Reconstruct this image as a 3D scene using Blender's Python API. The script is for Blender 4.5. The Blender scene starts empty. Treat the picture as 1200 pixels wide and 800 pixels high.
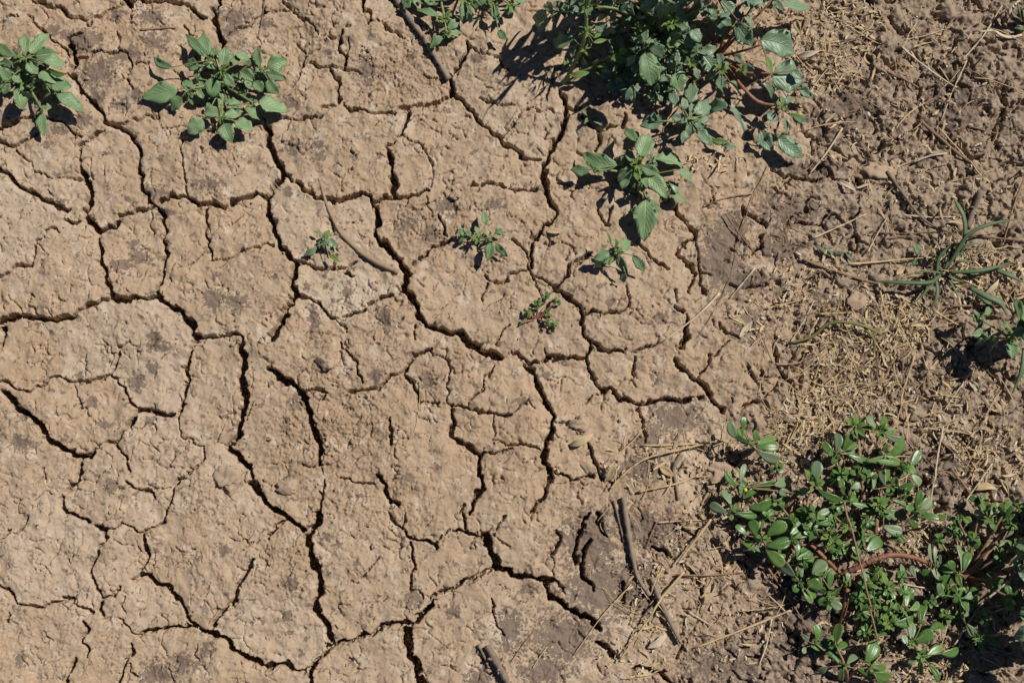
import bpy, math
import numpy as np

# ------------------------------------------------------------------ camera, sky, sun, exposure
scene = bpy.context.scene
COL = scene.collection
R = math.radians
TILT = R(7.0)
DIST = 1.6
cam_d = bpy.data.cameras.new("camera")
cam_d.sensor_width = 36.0
cam_d.lens = 48.0
cam_d.clip_start = 0.05
cam_d.clip_end = 500.0
cam = bpy.data.objects.new("camera", cam_d)
COL.objects.link(cam)
CAM = np.array([0.0, -DIST * math.sin(TILT), DIST * math.cos(TILT)])
cam.location = CAM
cam.rotation_euler = (TILT, 0, 0)
scene.camera = cam

SUN_EL, SUN_AZ = R(50.0), R(58.0)          # azimuth from +Y towards +X
SUNV = np.array([math.sin(SUN_AZ) * math.cos(SUN_EL), math.cos(SUN_AZ) * math.cos(SUN_EL), math.sin(SUN_EL)])
world = bpy.data.worlds.new("World")
scene.world = world
world.use_nodes = True
wn = world.node_tree
sky = wn.nodes.new("ShaderNodeTexSky")
sky.sky_type = 'NISHITA'
sky.sun_disc = False
sky.sun_elevation = SUN_EL
sky.sun_rotation = SUN_AZ
sky.altitude = 5000.0
sky.dust_density = 0.3
wn.links.new(sky.outputs[0], wn.nodes["Background"].inputs[0])
wn.nodes["Background"].inputs[1].default_value = 0.05
sd = bpy.data.lights.new("sun", 'SUN')
sd.energy = 5.0
sd.angle = R(0.53)
sd.color = (1.0, 0.955, 0.89)
so = bpy.data.objects.new("sun", sd)
COL.objects.link(so)
so.rotation_euler = (math.pi / 2 - SUN_EL, 0, math.pi - SUN_AZ)
so.location = (2, 2, 3)
scene.view_settings.view_transform = 'Standard'
scene.view_settings.look = 'None'
scene.view_settings.exposure = 0.0
scene.view_settings.gamma = 1.0

rng = np.random.default_rng(11)
RT = np.array([1.0, 0, 0])
UPV = np.array([0.0, math.cos(TILT), math.sin(TILT)])
FW = np.array([0.0, math.sin(TILT), -math.cos(TILT)])


def W(px, py, z=0.0):
    """point of the place seen at photograph position (px, py) at height z (metres)"""
    d = FW * DIST + RT * ((px - 600) * 0.001) - UPV * ((py - 400) * 0.001)
    t = (z - CAM[2]) / d[2]
    return CAM + d * t


# ------------------------------------------------------------------ materials
def new_mat(name):
    m = bpy.data.materials.new(name)
    m.use_nodes = True
    nt = m.node_tree
    return m, nt, nt.nodes["Principled BSDF"]


def N(nt, typ, **kw):
    n = nt.nodes.new(typ)
    for k, v in kw.items():
        setattr(n, k, v)
    return n


def mixc(nt, fac, a, b, blend='MIX'):
    n = N(nt, "ShaderNodeMix", data_type='RGBA', blend_type=blend)
    for sock, v in ((n.inputs[0], fac), (n.inputs[6], a), (n.inputs[7], b)):
        if isinstance(v, (int, float)):
            sock.default_value = v
        elif isinstance(v, tuple):
            sock.default_value = v + (1,) if len(v) == 3 else v
        else:
            nt.links.new(v, sock)
    return n.outputs[2]


def math_n(nt, op, a, b=None, clamp=False):
    n = N(nt, "ShaderNodeMath", operation=op, use_clamp=clamp)
    for i, v in enumerate((a, b)):
        if v is None:
            continue
        if isinstance(v, (int, float)):
            n.inputs[i].default_value = v
        else:
            nt.links.new(v, n.inputs[i])
    return n.outputs[0]


def noise(nt, vec, scale, detail=4, rough=0.6):
    n = N(nt, "ShaderNodeTexNoise")
    n.inputs["Scale"].default_value = scale
    n.inputs["Detail"].default_value = detail
    n.inputs["Roughness"].default_value = rough
    nt.links.new(vec, n.inputs["Vector"])
    return n.outputs[0]


def ramp(nt, val, lo, hi):
    n = N(nt, "ShaderNodeMapRange")
    nt.links.new(val, n.inputs[0])
    n.inputs[1].default_value = lo
    n.inputs[2].default_value = hi
    return n.outputs[0]


def soil_material():
    m, nt, b = new_mat("dry_mud")
    geo = N(nt, "ShaderNodeNewGeometry").outputs["Position"]
    att = N(nt, "ShaderNodeAttribute", attribute_name="soil")
    sep = N(nt, "ShaderNodeSeparateColor")
    nt.links.new(att.outputs["Color"], sep.inputs[0])
    n1 = ramp(nt, noise(nt, geo, 9, 5), 0.35, 0.65)
    n2 = ramp(nt, noise(nt, geo, 70, 5, 0.65), 0.3, 0.7)
    n3 = ramp(nt, noise(nt, geo, 420, 3, 0.7), 0.3, 0.75)
    c = mixc(nt, n1, (0.385, 0.282, 0.188), (0.445, 0.342, 0.244))
    c = mixc(nt, math_n(nt, 'MULTIPLY', n2, 0.35), c, (0.305, 0.217, 0.140))
    n4 = ramp(nt, noise(nt, geo, 4.5, 3), 0.45, 0.7)
    c = mixc(nt, math_n(nt, 'MULTIPLY', n4, 0.45, True), c, (0.385, 0.245, 0.135))
    n5 = ramp(nt, noise(nt, geo, 38, 6, 0.72), 0.52, 0.66)
    c = mixc(nt, math_n(nt, 'MULTIPLY', n5, 0.42, True), c, (0.235, 0.152, 0.094))
    c = mixc(nt, math_n(nt, 'MULTIPLY', att.outputs['Alpha'], 0.75), c, (0.275, 0.185, 0.115))
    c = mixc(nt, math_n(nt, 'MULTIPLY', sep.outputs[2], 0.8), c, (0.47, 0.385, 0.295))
    c = mixc(nt, math_n(nt, 'MULTIPLY', sep.outputs[1], 0.8), c, (0.272, 0.209, 0.154))
    sn = math_n(nt, 'ADD', sep.outputs[0], math_n(nt, 'MULTIPLY', math_n(nt, 'SUBTRACT', noise(nt, geo, 150, 5, 0.7), 0.5), 1.1))
    sm = math_n(nt, 'MULTIPLY', ramp(nt, sn, 0.22, 0.40), math_n(nt, 'GREATER_THAN', sep.outputs[0], 0.04), True)
    c = mixc(nt, math_n(nt, 'MULTIPLY', sm, 0.80), c, (0.140, 0.106, 0.086))
    c = mixc(nt, math_n(nt, 'MULTIPLY', n3, 0.16), c, (0.20, 0.13, 0.08))
    nt.links.new(c, b.inputs["Base Color"])
    b.inputs["Roughness"].default_value = 0.95
    b.inputs["Specular IOR Level"].default_value = 0.12
    bn = noise(nt, geo, 520, 5, 0.7)
    bp = N(nt, "ShaderNodeBump")
    bp.inputs["Strength"].default_value = 0.4
    bp.inputs["Distance"].default_value = 0.0004
    nt.links.new(bn, bp.inputs["Height"])
    nt.links.new(bp.outputs[0], b.inputs["Normal"])
    return m


def leaf_material(name, c0, c1, rib, rough, spec, trans, tcol, veins):
    m, nt, b = new_mat(name)
    uv = N(nt, "ShaderNodeUVMap", uv_map="uv").outputs[0]
    sp = N(nt, "ShaderNodeSeparateXYZ")
    nt.links.new(uv, sp.inputs[0])
    geo = N(nt, "ShaderNodeNewGeometry").outputs["Position"]
    oi = N(nt, "ShaderNodeObjectInfo").outputs["Random"]
    nz = ramp(nt, noise(nt, geo, 160, 4), 0.3, 0.7)
    f = math_n(nt, 'ADD', math_n(nt, 'MULTIPLY', oi, 0.65), math_n(nt, 'MULTIPLY', nz, 0.35))
    c = mixc(nt, f, c0, c1)
    av = math_n(nt, 'ABSOLUTE', math_n(nt, 'SUBTRACT', sp.outputs[1], 0.5))
    mid = math_n(nt, 'SUBTRACT', 1.0, math_n(nt, 'MULTIPLY', av, 22.0), clamp=True)
    ph = math_n(nt, 'SUBTRACT', math_n(nt, 'MULTIPLY', sp.outputs[0], 44.0), math_n(nt, 'MULTIPLY', av, 34.0))
    vein = math_n(nt, 'POWER', math_n(nt, 'ADD', math_n(nt, 'MULTIPLY', math_n(nt, 'SINE', ph), 0.5), 0.5), 4.0)
    vv = math_n(nt, 'MAXIMUM', math_n(nt, 'MULTIPLY', mid, 1.0 if veins else 0.3), math_n(nt, 'MULTIPLY', vein, 0.45 * veins))
    c = mixc(nt, math_n(nt, 'MULTIPLY', vv, 0.55), c, rib)
    dust = ramp(nt, noise(nt, geo, 300, 5, 0.75), 0.50, 0.72)
    c = mixc(nt, math_n(nt, 'MULTIPLY', dust, 0.30, True), c, (0.30, 0.25, 0.15))
    tipf = ramp(nt, math_n(nt, 'ADD', sp.outputs[0], math_n(nt, 'MULTIPLY', av, 0.5)), 0.93, 1.16)
    dry = math_n(nt, 'MULTIPLY', math_n(nt, 'GREATER_THAN', oi, 0.72), tipf, True)
    c = mixc(nt, math_n(nt, 'MULTIPLY', dry, 0.8), c, (0.26, 0.20, 0.07))
    nt.links.new(c, b.inputs["Base Color"])
    b.inputs["Roughness"].default_value = rough
    b.inputs["Specular IOR Level"].default_value = spec
    bp = N(nt, "ShaderNodeBump", invert=True)
    bp.inputs["Strength"].default_value = 0.6
    bp.inputs["Distance"].default_value = 0.0009
    hh = math_n(nt, 'ADD', vv, math_n(nt, 'MULTIPLY', noise(nt, geo, 500, 2), 0.35))
    nt.links.new(hh, bp.inputs["Height"])
    nt.links.new(bp.outputs[0], b.inputs["Normal"])
    tr = N(nt, "ShaderNodeBsdfTranslucent")
    tr.inputs[0].default_value = tcol + (1,)
    mx = N(nt, "ShaderNodeMixShader")
    mx.inputs[0].default_value = trans
    nt.links.new(b.outputs[0], mx.inputs[1])
    nt.links.new(tr.outputs[0], mx.inputs[2])
    nt.links.new(mx.outputs[0], nt.nodes["Material Output"].inputs[0])
    return m


def plain_material(name, c0, c1, scale=120, rough=0.8, spec=0.2, rnd=0.5, stretch=None):
    m, nt, b = new_mat(name)
    geo = N(nt, "ShaderNodeNewGeometry").outputs["Position"]
    oi = N(nt, "ShaderNodeObjectInfo").outputs["Random"]
    nz = ramp(nt, noise(nt, geo, scale, 4, 0.7), 0.3, 0.7)
    f = math_n(nt, 'ADD', math_n(nt, 'MULTIPLY', oi, rnd), math_n(nt, 'MULTIPLY', nz, 1 - rnd))
    nt.links.new(mixc(nt, f, c0, c1), b.inputs["Base Color"])
    b.inputs["Roughness"].default_value = rough
    b.inputs["Specular IOR Level"].default_value = spec
    bp = N(nt, "ShaderNodeBump")
    bp.inputs["Strength"].default_value = 0.5
    bp.inputs["Distance"].default_value = 0.0008
    nt.links.new(noise(nt, geo, scale * 5, 3, 0.7), bp.inputs["Height"])
    nt.links.new(bp.outputs[0], b.inputs["Normal"])
    return m


M = {
    'soil': soil_material(),
    'am': leaf_material("amaranth_leaf", (0.108, 0.198, 0.078), (0.220, 0.318, 0.150), (0.25, 0.34, 0.19), 0.48, 0.42, 0.08, (0.10, 0.22, 0.03), 1.0),
    'amd': leaf_material("amaranth_dark_leaf", (0.082, 0.152, 0.076), (0.210, 0.300, 0.180), (0.24, 0.32, 0.22), 0.42, 0.55, 0.06, (0.06, 0.16, 0.03), 1.0),
    'y': leaf_material("young_leaf", (0.12, 0.23, 0.045), (0.19, 0.29, 0.07), (0.26, 0.36, 0.12), 0.5, 0.4, 0.2, (0.22, 0.38, 0.04), 0.5),
    'pu': leaf_material("purslane_leaf", (0.046, 0.120, 0.022), (0.120, 0.220, 0.050), (0.085, 0.15, 0.05), 0.36, 0.5, 0.08, (0.10, 0.25, 0.03), 0.0),
    'pp': leaf_material("purslane_pale_leaf", (0.135, 0.200, 0.095), (0.20, 0.270, 0.145), (0.17, 0.25, 0.13), 0.42, 0.5, 0.06, (0.10, 0.25, 0.05), 0.0),
    'gr': leaf_material("grass_blade", (0.085, 0.140, 0.062), (0.150, 0.205, 0.110), (0.18, 0.24, 0.13), 0.5, 0.35, 0.15, (0.1, 0.25, 0.03), 0.0),
    'ol': leaf_material("yellowing_blade", (0.13, 0.14, 0.035), (0.20, 0.185, 0.06), (0.22, 0.2, 0.08), 0.5, 0.4, 0.15, (0.15, 0.2, 0.03), 0.0),
    'stg': plain_material("green_stem", (0.13, 0.19, 0.06), (0.22, 0.25, 0.10), 90, 0.5, 0.4),
    'str': plain_material("red_stem", (0.17, 0.065, 0.040), (0.33, 0.17, 0.10), 110, 0.55, 0.35, 0.2),
    'stp': plain_material("pink_stem", (0.22, 0.125, 0.075), (0.29, 0.19, 0.115), 60, 0.45, 0.4),
    'bark': plain_material("twig_bark", (0.13, 0.095, 0.068), (0.31, 0.245, 0.185), 170, 0.85, 0.2),
    'root': plain_material("root_bark", (0.26, 0.18, 0.115), (0.36, 0.26, 0.175), 200, 0.9, 0.15),
    'straw': plain_material("straw", (0.38, 0.26, 0.125), (0.54, 0.41, 0.235), 150, 0.7, 0.25),
    'pale': plain_material("pale_straw", (0.48, 0.38, 0.26), (0.58, 0.49, 0.36), 150, 0.7, 0.25),
    'brown': plain_material("brown_straw", (0.20, 0.125, 0.075), (0.30, 0.195, 0.12), 150, 0.8, 0.2),
    'dry': plain_material("dry_leaf", (0.38, 0.27, 0.13), (0.52, 0.41, 0.25), 150, 0.75, 0.2),
    'yel': plain_material("yellow_bud", (0.6, 0.5, 0.03), (0.65, 0.55, 0.06), 150, 0.6, 0.3),
}

# ------------------------------------------------------------------ ground relief
STEP = 0.00108
GX = np.arange(-0.715, 0.715 + STEP / 2, STEP)
GY = np.arange(-0.445, 0.490 + STEP / 2, STEP)
NX, NY = len(GX), len(GY)
X, Y = np.meshgrid(GX, GY)
# photograph position of each ground point (z = 0)
dx, dy, dz = X - CAM[0], Y - CAM[1], -CAM[2]
dep = dy * FW[1] + dz * FW[2]
PX = 600 + dx / dep * DIST * 1000
PY = 400 - (dy * UPV[1] + dz * UPV[2]) / dep * DIST * 1000


def fnoise(wl, seed, rough=2.2, short=0.0):
    """band noise, unit deviation; wl = longest wavelength in metres"""
    r = np.random.default_rng(seed)
    f = np.fft.rfft2(r.standard_normal((NY, NX)))
    ky = np.fft.fftfreq(NY, STEP)[:, None]
    kx = np.fft.rfftfreq(NX, STEP)[None, :]
    k = np.sqrt(kx * kx + ky * ky)
    k0 = 1.0 / wl
    amp = (k / k0) ** 4 / (1 + (k / k0) ** 4) * (np.maximum(k, k0) / k0) ** (-rough)
    if short > 0:
        amp *= np.exp(-(k * short) ** 2)
    g = np.fft.irfft2(f * amp, s=(NY, NX))
    return g / g.std()


def sstep(a, b, x):
    t = np.clip((x - a) / (b - a), 0, 1)
    return t * t * (3 - 2 * t)


def voronoi(U, V, cell, seed, tilted=False):
    r = np.random.default_rng(seed)
    n = 160
    jx, jy, val = r.random((n, n)), r.random((n, n)), r.random((n, n))
    iu, iv = np.floor(U / cell).astype(int), np.floor(V / cell).astype(int)
    f1 = np.full(U.shape, 1e9)
    f2 = np.full(U.shape, 1e9)
    idv = np.zeros(U.shape)
    ox, oy = np.zeros(U.shape), np.zeros(U.shape)
    for a in (-1, 0, 1):
        for b in (-1, 0, 1):
            cu, cv = iu + a, iv + b
            mu, mv = cu % n, cv % n
            qx, qy = (cu + 0.02 + 0.96 * jx[mv, mu]) * cell - U, (cv + 0.02 + 0.96 * jy[mv, mu]) * cell - V
            d = np.hypot(qx, qy)
            near = d < f1
            f2 = np.where(near, f1, np.minimum(f2, d))
            idv = np.where(near, val[mv, mu], idv)
            if tilted:
                ox, oy = np.where(near, qx, ox), np.where(near, qy, oy)
            f1 = np.where(near, d, f1)
    if tilted:
        return f1, f2 - f1, idv, ox * np.sin(idv * 917) + oy * np.cos(idv * 613)
    return f1, f2 - f1, idv


# cracks traced from the photograph, plus grooves cut to imitate a twig's and a slab's shadow: width, then points
CRACKS_AND_SHADE = """
2.5 40,2 55,6 68,9 76,14 86,20 97,21 103,20 112,18 125,13 140,6 148,0
9 144,-4 149,2 156,3
1.6 148,1 153,8 155,12 151,25
4 160,-2 175,2 190,2 200,3 212,5 220,6 228,14 235,19 243,20
6 257,-6 256,4 253,10 249,20 250,30 256,40 258,46 260,55
1.6 263,43 275,35 290,30 298,22 312,14 328,13 338,11
2.2 215,28 222,40 227,46
3 104,27 98,38 88,40 80,45
6 80,45 79,52 84,60 88,68 87,76 84,82
2.2 88,68 100,68 108,62 120,60 138,62 140,58
1.3 135,35 140,50 139,58
1.8 140,60 150,63 154,72 154,80 149,88 150,98 154,104
1.8 158,74 170,78 175,72
2.2 32,18 42,30 55,40 65,48 72,57 80,65
1.8 0,26 12,19 20,18
1.8 3,30 0,38
4 80,85 90,98 98,110 108,122 116,130 122,138 124,145
4 124,145 132,146 140,148 147,155 156,161 160,170 163,178 163,190 162,200 164,215 169,225 175,236 180,241
2.4 124,145 118,152 108,160 97,164
3 97,164 92,172 92,182 95,195 96,200
1.8 132,146 145,143 160,138 172,136 186,138 187,131
4.5 -20,156 0,150 12,143 25,140
2 25,140 40,135 60,140 72,143 80,150 92,160
3 -10,166 0,167 15,170 25,166 37,160 43,157
1.3 18,172 20,182 30,188 37,196
1.8 213,165 209,175 213,185 215,198 218,212 219,228
1.6 330,0 338,8 345,15 355,22 368,32 373,40
2.6 378,42 390,45 398,43 402,39
2 403,35 411,32
4 397,47 398,58 404,66 405,78
1.6 410,45 409,58 405,66
2 362,73 372,78 390,79 405,80 415,83 422,86
4.5 424,-4 424,2 427,12 435,18
4 432,20 431,28
1.6 431,22 442,26 450,30
2.2 450,30 462,38 475,45
3 388,82 395,92 396,105 398,115 394,123
1.7 394,123 385,124 376,126
3 402,122 412,128 422,129 430,133
2.2 358,65 355,78 350,90 342,102
1.2 345,50 358,61
1.2 360,62 372,60 382,48
2.2 325,135 336,137 350,139 368,139 378,136
7 312,140 313,155 315,170 319,180 327,192 333,202
3.4 430,133 445,132 455,130 463,134 468,128 480,125 495,122 510,119 522,114 528,107
4 479,126 477,137 474,148 469,158
1.8 469,158 460,166 453,172 456,180
5.5 455,176 458,192 459,202 461,212 463,228
5.5 526,88 530,100 528,108
3.8 528,107 540,117 553,128 560,142 572,153 585,162 592,170 600,172 608,179 620,186 633,187
4 549,50 550,58 545,68 537,78 531,84
2.2 552,57 565,63 580,66 590,75 598,85
2.2 560,115 575,121 592,123 603,123
1.2 472,159 485,166 497,174 505,185 507,200 506,218
1.6 495,87 505,92 518,93
2.2 588,163 595,153 602,146
3 655,105 660,115 666,125 672,128 680,125
5.5 660,112 664,130 662,140 660,150 656,160 648,165 647,175 642,185 637,195 636,204 639,215 645,232 651,247
1.1 600,145 608,135 620,128 640,128 655,133
2.6 677,136 690,142 700,152 702,165 700,178
3 700,152 715,148 730,148 733,135
4 965,2 975,12 983,25
2.2 950,105 955,118 963,128 960,140 967,155 970,165
3 940,145 945,158 955,165 970,170 985,178 997,185 1010,187
2 950,165 951,178
3.2 1010,195 1020,180 1035,172 1050,165 1055,160
2 990,183 985,195
3 1079,102 1080,120 1077,145
2.4 1138,-4 1148,10 1160,13 1172,20 1182,30
3.2 1180,95 1175,110 1178,125 1172,140 1165,158 1163,170
2.2 1135,150 1150,155 1165,158
2.2 1165,185 1180,188 1200,192
2.2 1182,190 1178,200
4.5 -12,190 0,200 10,206 18,216 32,222 45,230 60,237 70,244 80,246
1.8 40,201 55,207 75,208 94,209
6.5 96,198 98,210 104,218 107,228 101,238 100,250 104,260 113,268 117,271
5 117,271 125,266 133,266 137,258
3 137,253 148,251 160,246 175,242 180,241
4 180,241 188,248 191,254 188,259 193,268 192,282 193,297 192,312 188,325 185,340 185,350
4.5 185,240 200,229 210,229 222,234 235,240 250,239 262,241 272,238 280,231 290,230 300,227 312,231
2.4 240,240 241,255 241,270 244,285 247,298 249,306
1.8 249,306 265,303 280,298 290,293 300,290 310,288 320,286
1.1 245,295 235,297 228,306 220,314
5 117,271 115,285 117,300 121,315 124,330 131,344 134,348
4 75,258 85,261 95,260
1.2 75,245 76,256
1.8 55,270 65,268 72,270
1.5 53,277 42,285
3 41,291 39,303 36,310
2.6 36,308 22,312 10,317 0,323 -20,330
6 -20,378 0,375 10,372 22,370 40,371 55,374 70,373 85,371 90,365
4.5 90,365 105,357 120,352 130,349
6.5 130,349 150,350 165,351
5 165,351 175,349 184,348
5 0,376 2,390 0,405
1.3 40,350 35,345 34,355 42,367
6.5 184,348 197,356 208,363 217,372 225,380 227,390 232,395
3.5 232,395 250,394 265,391 275,389
3 275,389 285,396 283,405
4.2 333,203 337,206 345,212 358,222 370,230 385,235 400,234 415,231 428,226 434,232 436,238
6 334,203 327,212 320,220 312,231 314,245 319,260 324,277 330,290 340,300 346,308
2.6 348,306 360,311 372,313 390,313 408,313 415,306
7 346,306 344,320 344,340 342,355 333,367 328,375 325,385 316,397
3 348,344 360,349 372,355 378,362 385,370 393,373
3 402,370 415,366 427,363
3.4 428,356 438,353 448,350 460,344
7.5 436,238 440,245 444,255 441,270 443,280
6.5 443,280 452,288 460,296 468,308 475,315 478,317
8 478,317 475,330 472,340
3 478,317 486,308 495,302 500,297 507,290 520,285 528,278
6.5 472,340 483,348 487,358 490,370 500,380 510,385 525,388 540,392 550,402 563,411 575,415 587,419
3.2 435,237 450,232 462,230 475,231 490,228 503,222
2.6 550,216 565,217 580,216 592,220 600,222 612,222 628,222
1.5 565,218 555,227
3.2 514,252 520,265 522,275
1.3 497,232 505,246 508,255
2 568,325 575,330 590,330 597,322
1.7 570,333 566,345 563,352
3 402,318 412,323
1.6 395,375 405,388
2 485,383 490,398
1.6 580,404 590,388 598,380
3.8 651,247 645,258 637,268 632,275 626,280 624,290 621,300 624,312
1.8 600,281 612,286 618,305 620,315 627,330 633,343
2 595,324 610,316 618,317
2 627,322 638,328 647,335
3.8 647,340 655,332 665,322 670,310 680,303 692,297
1.2 640,275 645,288
1.2 660,280 670,292 677,298
4 650,338 663,347 672,355 680,360 683,372 680,380 684,388 692,400 690,412
2.3 683,368 700,367 725,366 735,362 738,352 733,338
2.2 702,245 704,257 712,264 715,250 718,240
3.4 793,240 795,250 805,258 813,268 814,278 805,285 795,292 792,298 800,305 812,314 815,320
2.6 815,320 811,330 807,343
2.2 815,270 818,290 819,310 821,330 825,348
1.3 815,321 830,320 836,322
2.4 748,282 757,293 762,302 772,308 782,315
3.2 870,240 877,250 890,260 898,266
3.2 895,272 890,285 884,297
5 806,370 806,385 800,402
3 790,360 800,368
1.6 790,340 795,355
2.2 855,335 865,338 880,336 890,334
2.2 842,380 852,390 865,395
2.4 905,200 920,206 940,211 960,210
2 925,212 920,223
1.6 900,222 915,225 925,235
2.2 930,262 945,262 960,263 967,255
2.2 962,265 972,278 975,287
8 1003,203 1006,212 1013,218
3 1020,215 1035,216 1045,222 1050,230
3 1160,226 1160,240 1158,255
2.4 -20,444 0,447 10,450 20,456 32,459 42,453 50,455 55,444 65,440 75,442 85,449 100,446 115,444 130,440
6.5 4,458 15,470 25,483 35,488 45,495 53,508 60,517 72,524 85,530 93,534 105,535 110,526
1.6 110,524 125,519 135,515
1.3 86,448 90,465 94,480
1.8 130,440 133,427 140,415 140,405 150,402
2.6 131,442 138,450 145,453 146,463 153,473 158,480
4.2 158,482 170,479 180,483 195,486 204,486
5.5 158,484 154,495 150,503
3 150,503 140,510 132,520 140,528 147,535 150,545 151,553
3 146,564 155,570 168,574 177,578 183,583
4 232,395 225,408 218,420 216,433 219,443 215,460 214,475 209,490
1.3 209,490 210,505 218,515 228,520 238,523
2.2 238,523 241,538 230,548 220,556 210,563 204,570 202,585 195,598
1.1 204,571 190,572 178,575
7.5 283,403 284,420 284,435 283,450 289,465 287,475 283,480 284,495 281,508 276,513
3 276,513 265,523
6.5 265,523 272,530 283,537 290,545 292,558 292,565 300,573 308,585 316,595 325,600
4.5 93,535 92,550 92,562 85,568 78,573
4.5 73,583 72,595 78,601
1.1 140,415 127,415 120,405
1.1 100,415 97,440
6.5 316,432 332,445 345,452 353,460 358,468 361,480 364,498 370,512 374,525 374,545
2.4 357,458 370,457 382,460
2 380,463 372,470
2.2 398,402 408,413 418,425 420,438 425,447
2.6 408,461 425,457 445,455 450,448 460,439 473,439
3.6 473,438 478,428 485,418 498,411 505,407
3.6 475,440 483,450 489,460 490,470
1.5 493,470 505,470 515,470
1.6 503,411 515,418 525,425 528,430 524,445 524,465 526,475
3 526,474 540,476 555,479 567,484 580,484 600,487
2 578,427 570,443 560,460 550,474
4 527,477 532,487 530,500 528,511 540,520 553,526 561,533
2.2 561,533 575,530 588,530 600,525
1.2 579,485 579,505 578,515 590,518 598,523
5 562,534 562,550 564,563 566,570 560,580 553,590 550,602
2.5 455,490 458,505 457,520
4.2 440,557 448,565 452,577 457,588 468,593
1.8 395,558 410,563 425,565 438,567
2.2 381,562 379,575 373,585
2.4 375,575 374,600
1.6 355,545 384,545
1.6 535,600 545,592
2.2 600,410 610,418 620,425
5 615,428 627,440 630,455 638,468 645,480 650,490 646,500 648,505
3.6 618,425 635,422 650,418 665,419 685,419
3.2 690,408 688,420 690,433 700,447 705,460
3.6 695,402 705,408 720,411 730,412
3 740,412 755,408 765,404
4.4 705,458 715,456 725,465 735,470 745,473 760,470 778,467 800,468 815,467 827,464
1.6 706,460 695,465 688,470 685,475
2.2 648,495 660,497 667,496
6 647,503 645,512 639,522 637,535 643,550 647,558
3.4 646,558 640,575 630,590 622,602
2 635,530 628,523 615,522 598,521
3 650,553 660,557 668,563 680,560 695,556
3 690,520 695,535 702,550 707,560 720,566
5 797,398 801,408
4.8 792,420 797,432 812,440 817,445 828,455 837,470 848,482
2.2 820,440 828,430 834,415 845,410 853,402
1.8 742,418 744,433 737,448
1.8 749,478 752,490 755,502 757,520
3 868,480 875,473 890,472
2.2 875,430 885,445 895,460
1.3 600,485 612,475 620,468 625,478
3.6 908,405 910,425 917,440 928,450 935,470
3 943,410 940,430 938,455
1.6 957,420 965,440
4 1045,400 1048,420 1055,435
4 78,601 90,605 105,612
4.2 113,618 125,620
2 125,620 135,617 143,612 152,615 160,622 167,625
2.6 30,605 28,615 20,625
2.2 -10,640 0,633 15,622
3 124,622 122,633 115,645 110,655 105,670 108,682 113,692 119,702
2.2 167,625 178,618 190,613 195,600
4.5 167,627 168,640 175,652
1.1 133,632 155,640
2.6 174,653 165,665 163,675 155,678
4.4 163,676 175,673 185,683 198,690 203,700 213,708 220,722 227,732 233,738
2.2 119,702 130,698 138,688
5 120,703 116,715 119,720
2.6 -10,680 0,685 10,692 18,703 23,709 38,711 52,713 60,705 68,702 85,703 95,711 108,717
3.2 15,717 10,727
3.6 98,730 101,738 96,745 97,753 104,760 100,770
3.6 88,772 82,783 75,802
2 138,725 148,732 153,742 160,746
3.6 160,746 170,738 188,737 205,736 220,732 230,737 243,741
3.2 153,755 150,770 145,780 138,802
1.8 150,778 158,795
6.5 233,738 247,741 255,745 265,750 275,762 285,770 300,775 310,781 325,779
4.5 325,779 338,776 342,785 355,788 363,783 370,775 376,770
3.6 247,740 252,727 262,715 273,708 277,693 282,680 290,665 298,655
1.1 268,632 285,633 298,635
1.1 205,640 215,646 230,643
1.2 230,755 228,765 232,775
1.4 145,700 142,710 145,720
3.6 315,630 325,615 335,608
5 322,598 333,602 345,612 358,622
7.5 372,600 374,610 365,618 361,630 363,645 369,660 373,680 374,695 370,708 368,713 378,725 385,740 388,750
5 363,783 362,805
4.2 376,770 385,757 395,752 408,752 420,745 435,742 447,735
4.5 447,732 460,732 475,730 485,730
6.5 485,730 495,720 502,712 508,706
3.6 505,700 515,695 530,688 540,683 550,680 560,674 575,668 580,664
8.5 478,737 477,748 475,755 483,768 488,785 495,806
3.8 472,621 480,628 490,632 500,634 508,636 511,642
2.2 455,600 463,615 472,621
1.6 475,600 474,620
2.2 482,635 483,650 485,662 482,680 480,690
1.6 480,692 493,692 495,700
1.8 510,636 518,628 527,620
3.8 532,620 545,624 555,625 568,629
2.6 541,600 547,620
7.5 568,628 573,640 578,655 585,665 600,673
5.5 600,673 615,675 630,677 640,680 650,680
2.6 650,680 660,688
1.1 575,628 585,633 598,642
2 577,700 578,715 585,735 590,745
1.4 425,675 435,663 445,652
1.2 420,682 410,683
1.7 580,620 592,605
6 638,680 642,692 648,702 660,707 672,715 685,724 700,733 705,737
2.6 645,650 653,640 657,628 650,620
1.3 645,652 653,662 650,675
3.8 690,602 682,617 678,632 673,650 677,662
4 693,633 684,645 681,660 685,675 692,685 696,692
4.2 700,600 703,615 710,628
2.6 731,680 731,710
4.2 765,640 778,645 788,655
2.2 790,613 805,622 812,628
4.4 800,660 808,668 820,680 823,695 820,708
4.2 697,752 710,758 718,768 725,772
3.6 738,785 750,780 765,788 780,786
4 776,790 785,802
2.2 800,750 795,770
1.5 855,540 870,560 880,590
3 1070,440 1078,455 1090,470
3 1040,20 1050,35 1062,45
3 1025,60 1040,75 1060,80
3 1095,70 1105,85 1118,95 1135,105
4 1152,48 1160,58 1175,65
3 1130,65 1138,75
3 1160,430 1170,450 1185,470
3 1090,410 1100,425 1112,440
"""
cracks = []
for ln in CRACKS_AND_SHADE.strip().splitlines():
    p = ln.split()
    cracks.append((float(p[0]), [tuple(map(float, q.split(','))) for q in p[1:]]))

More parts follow.
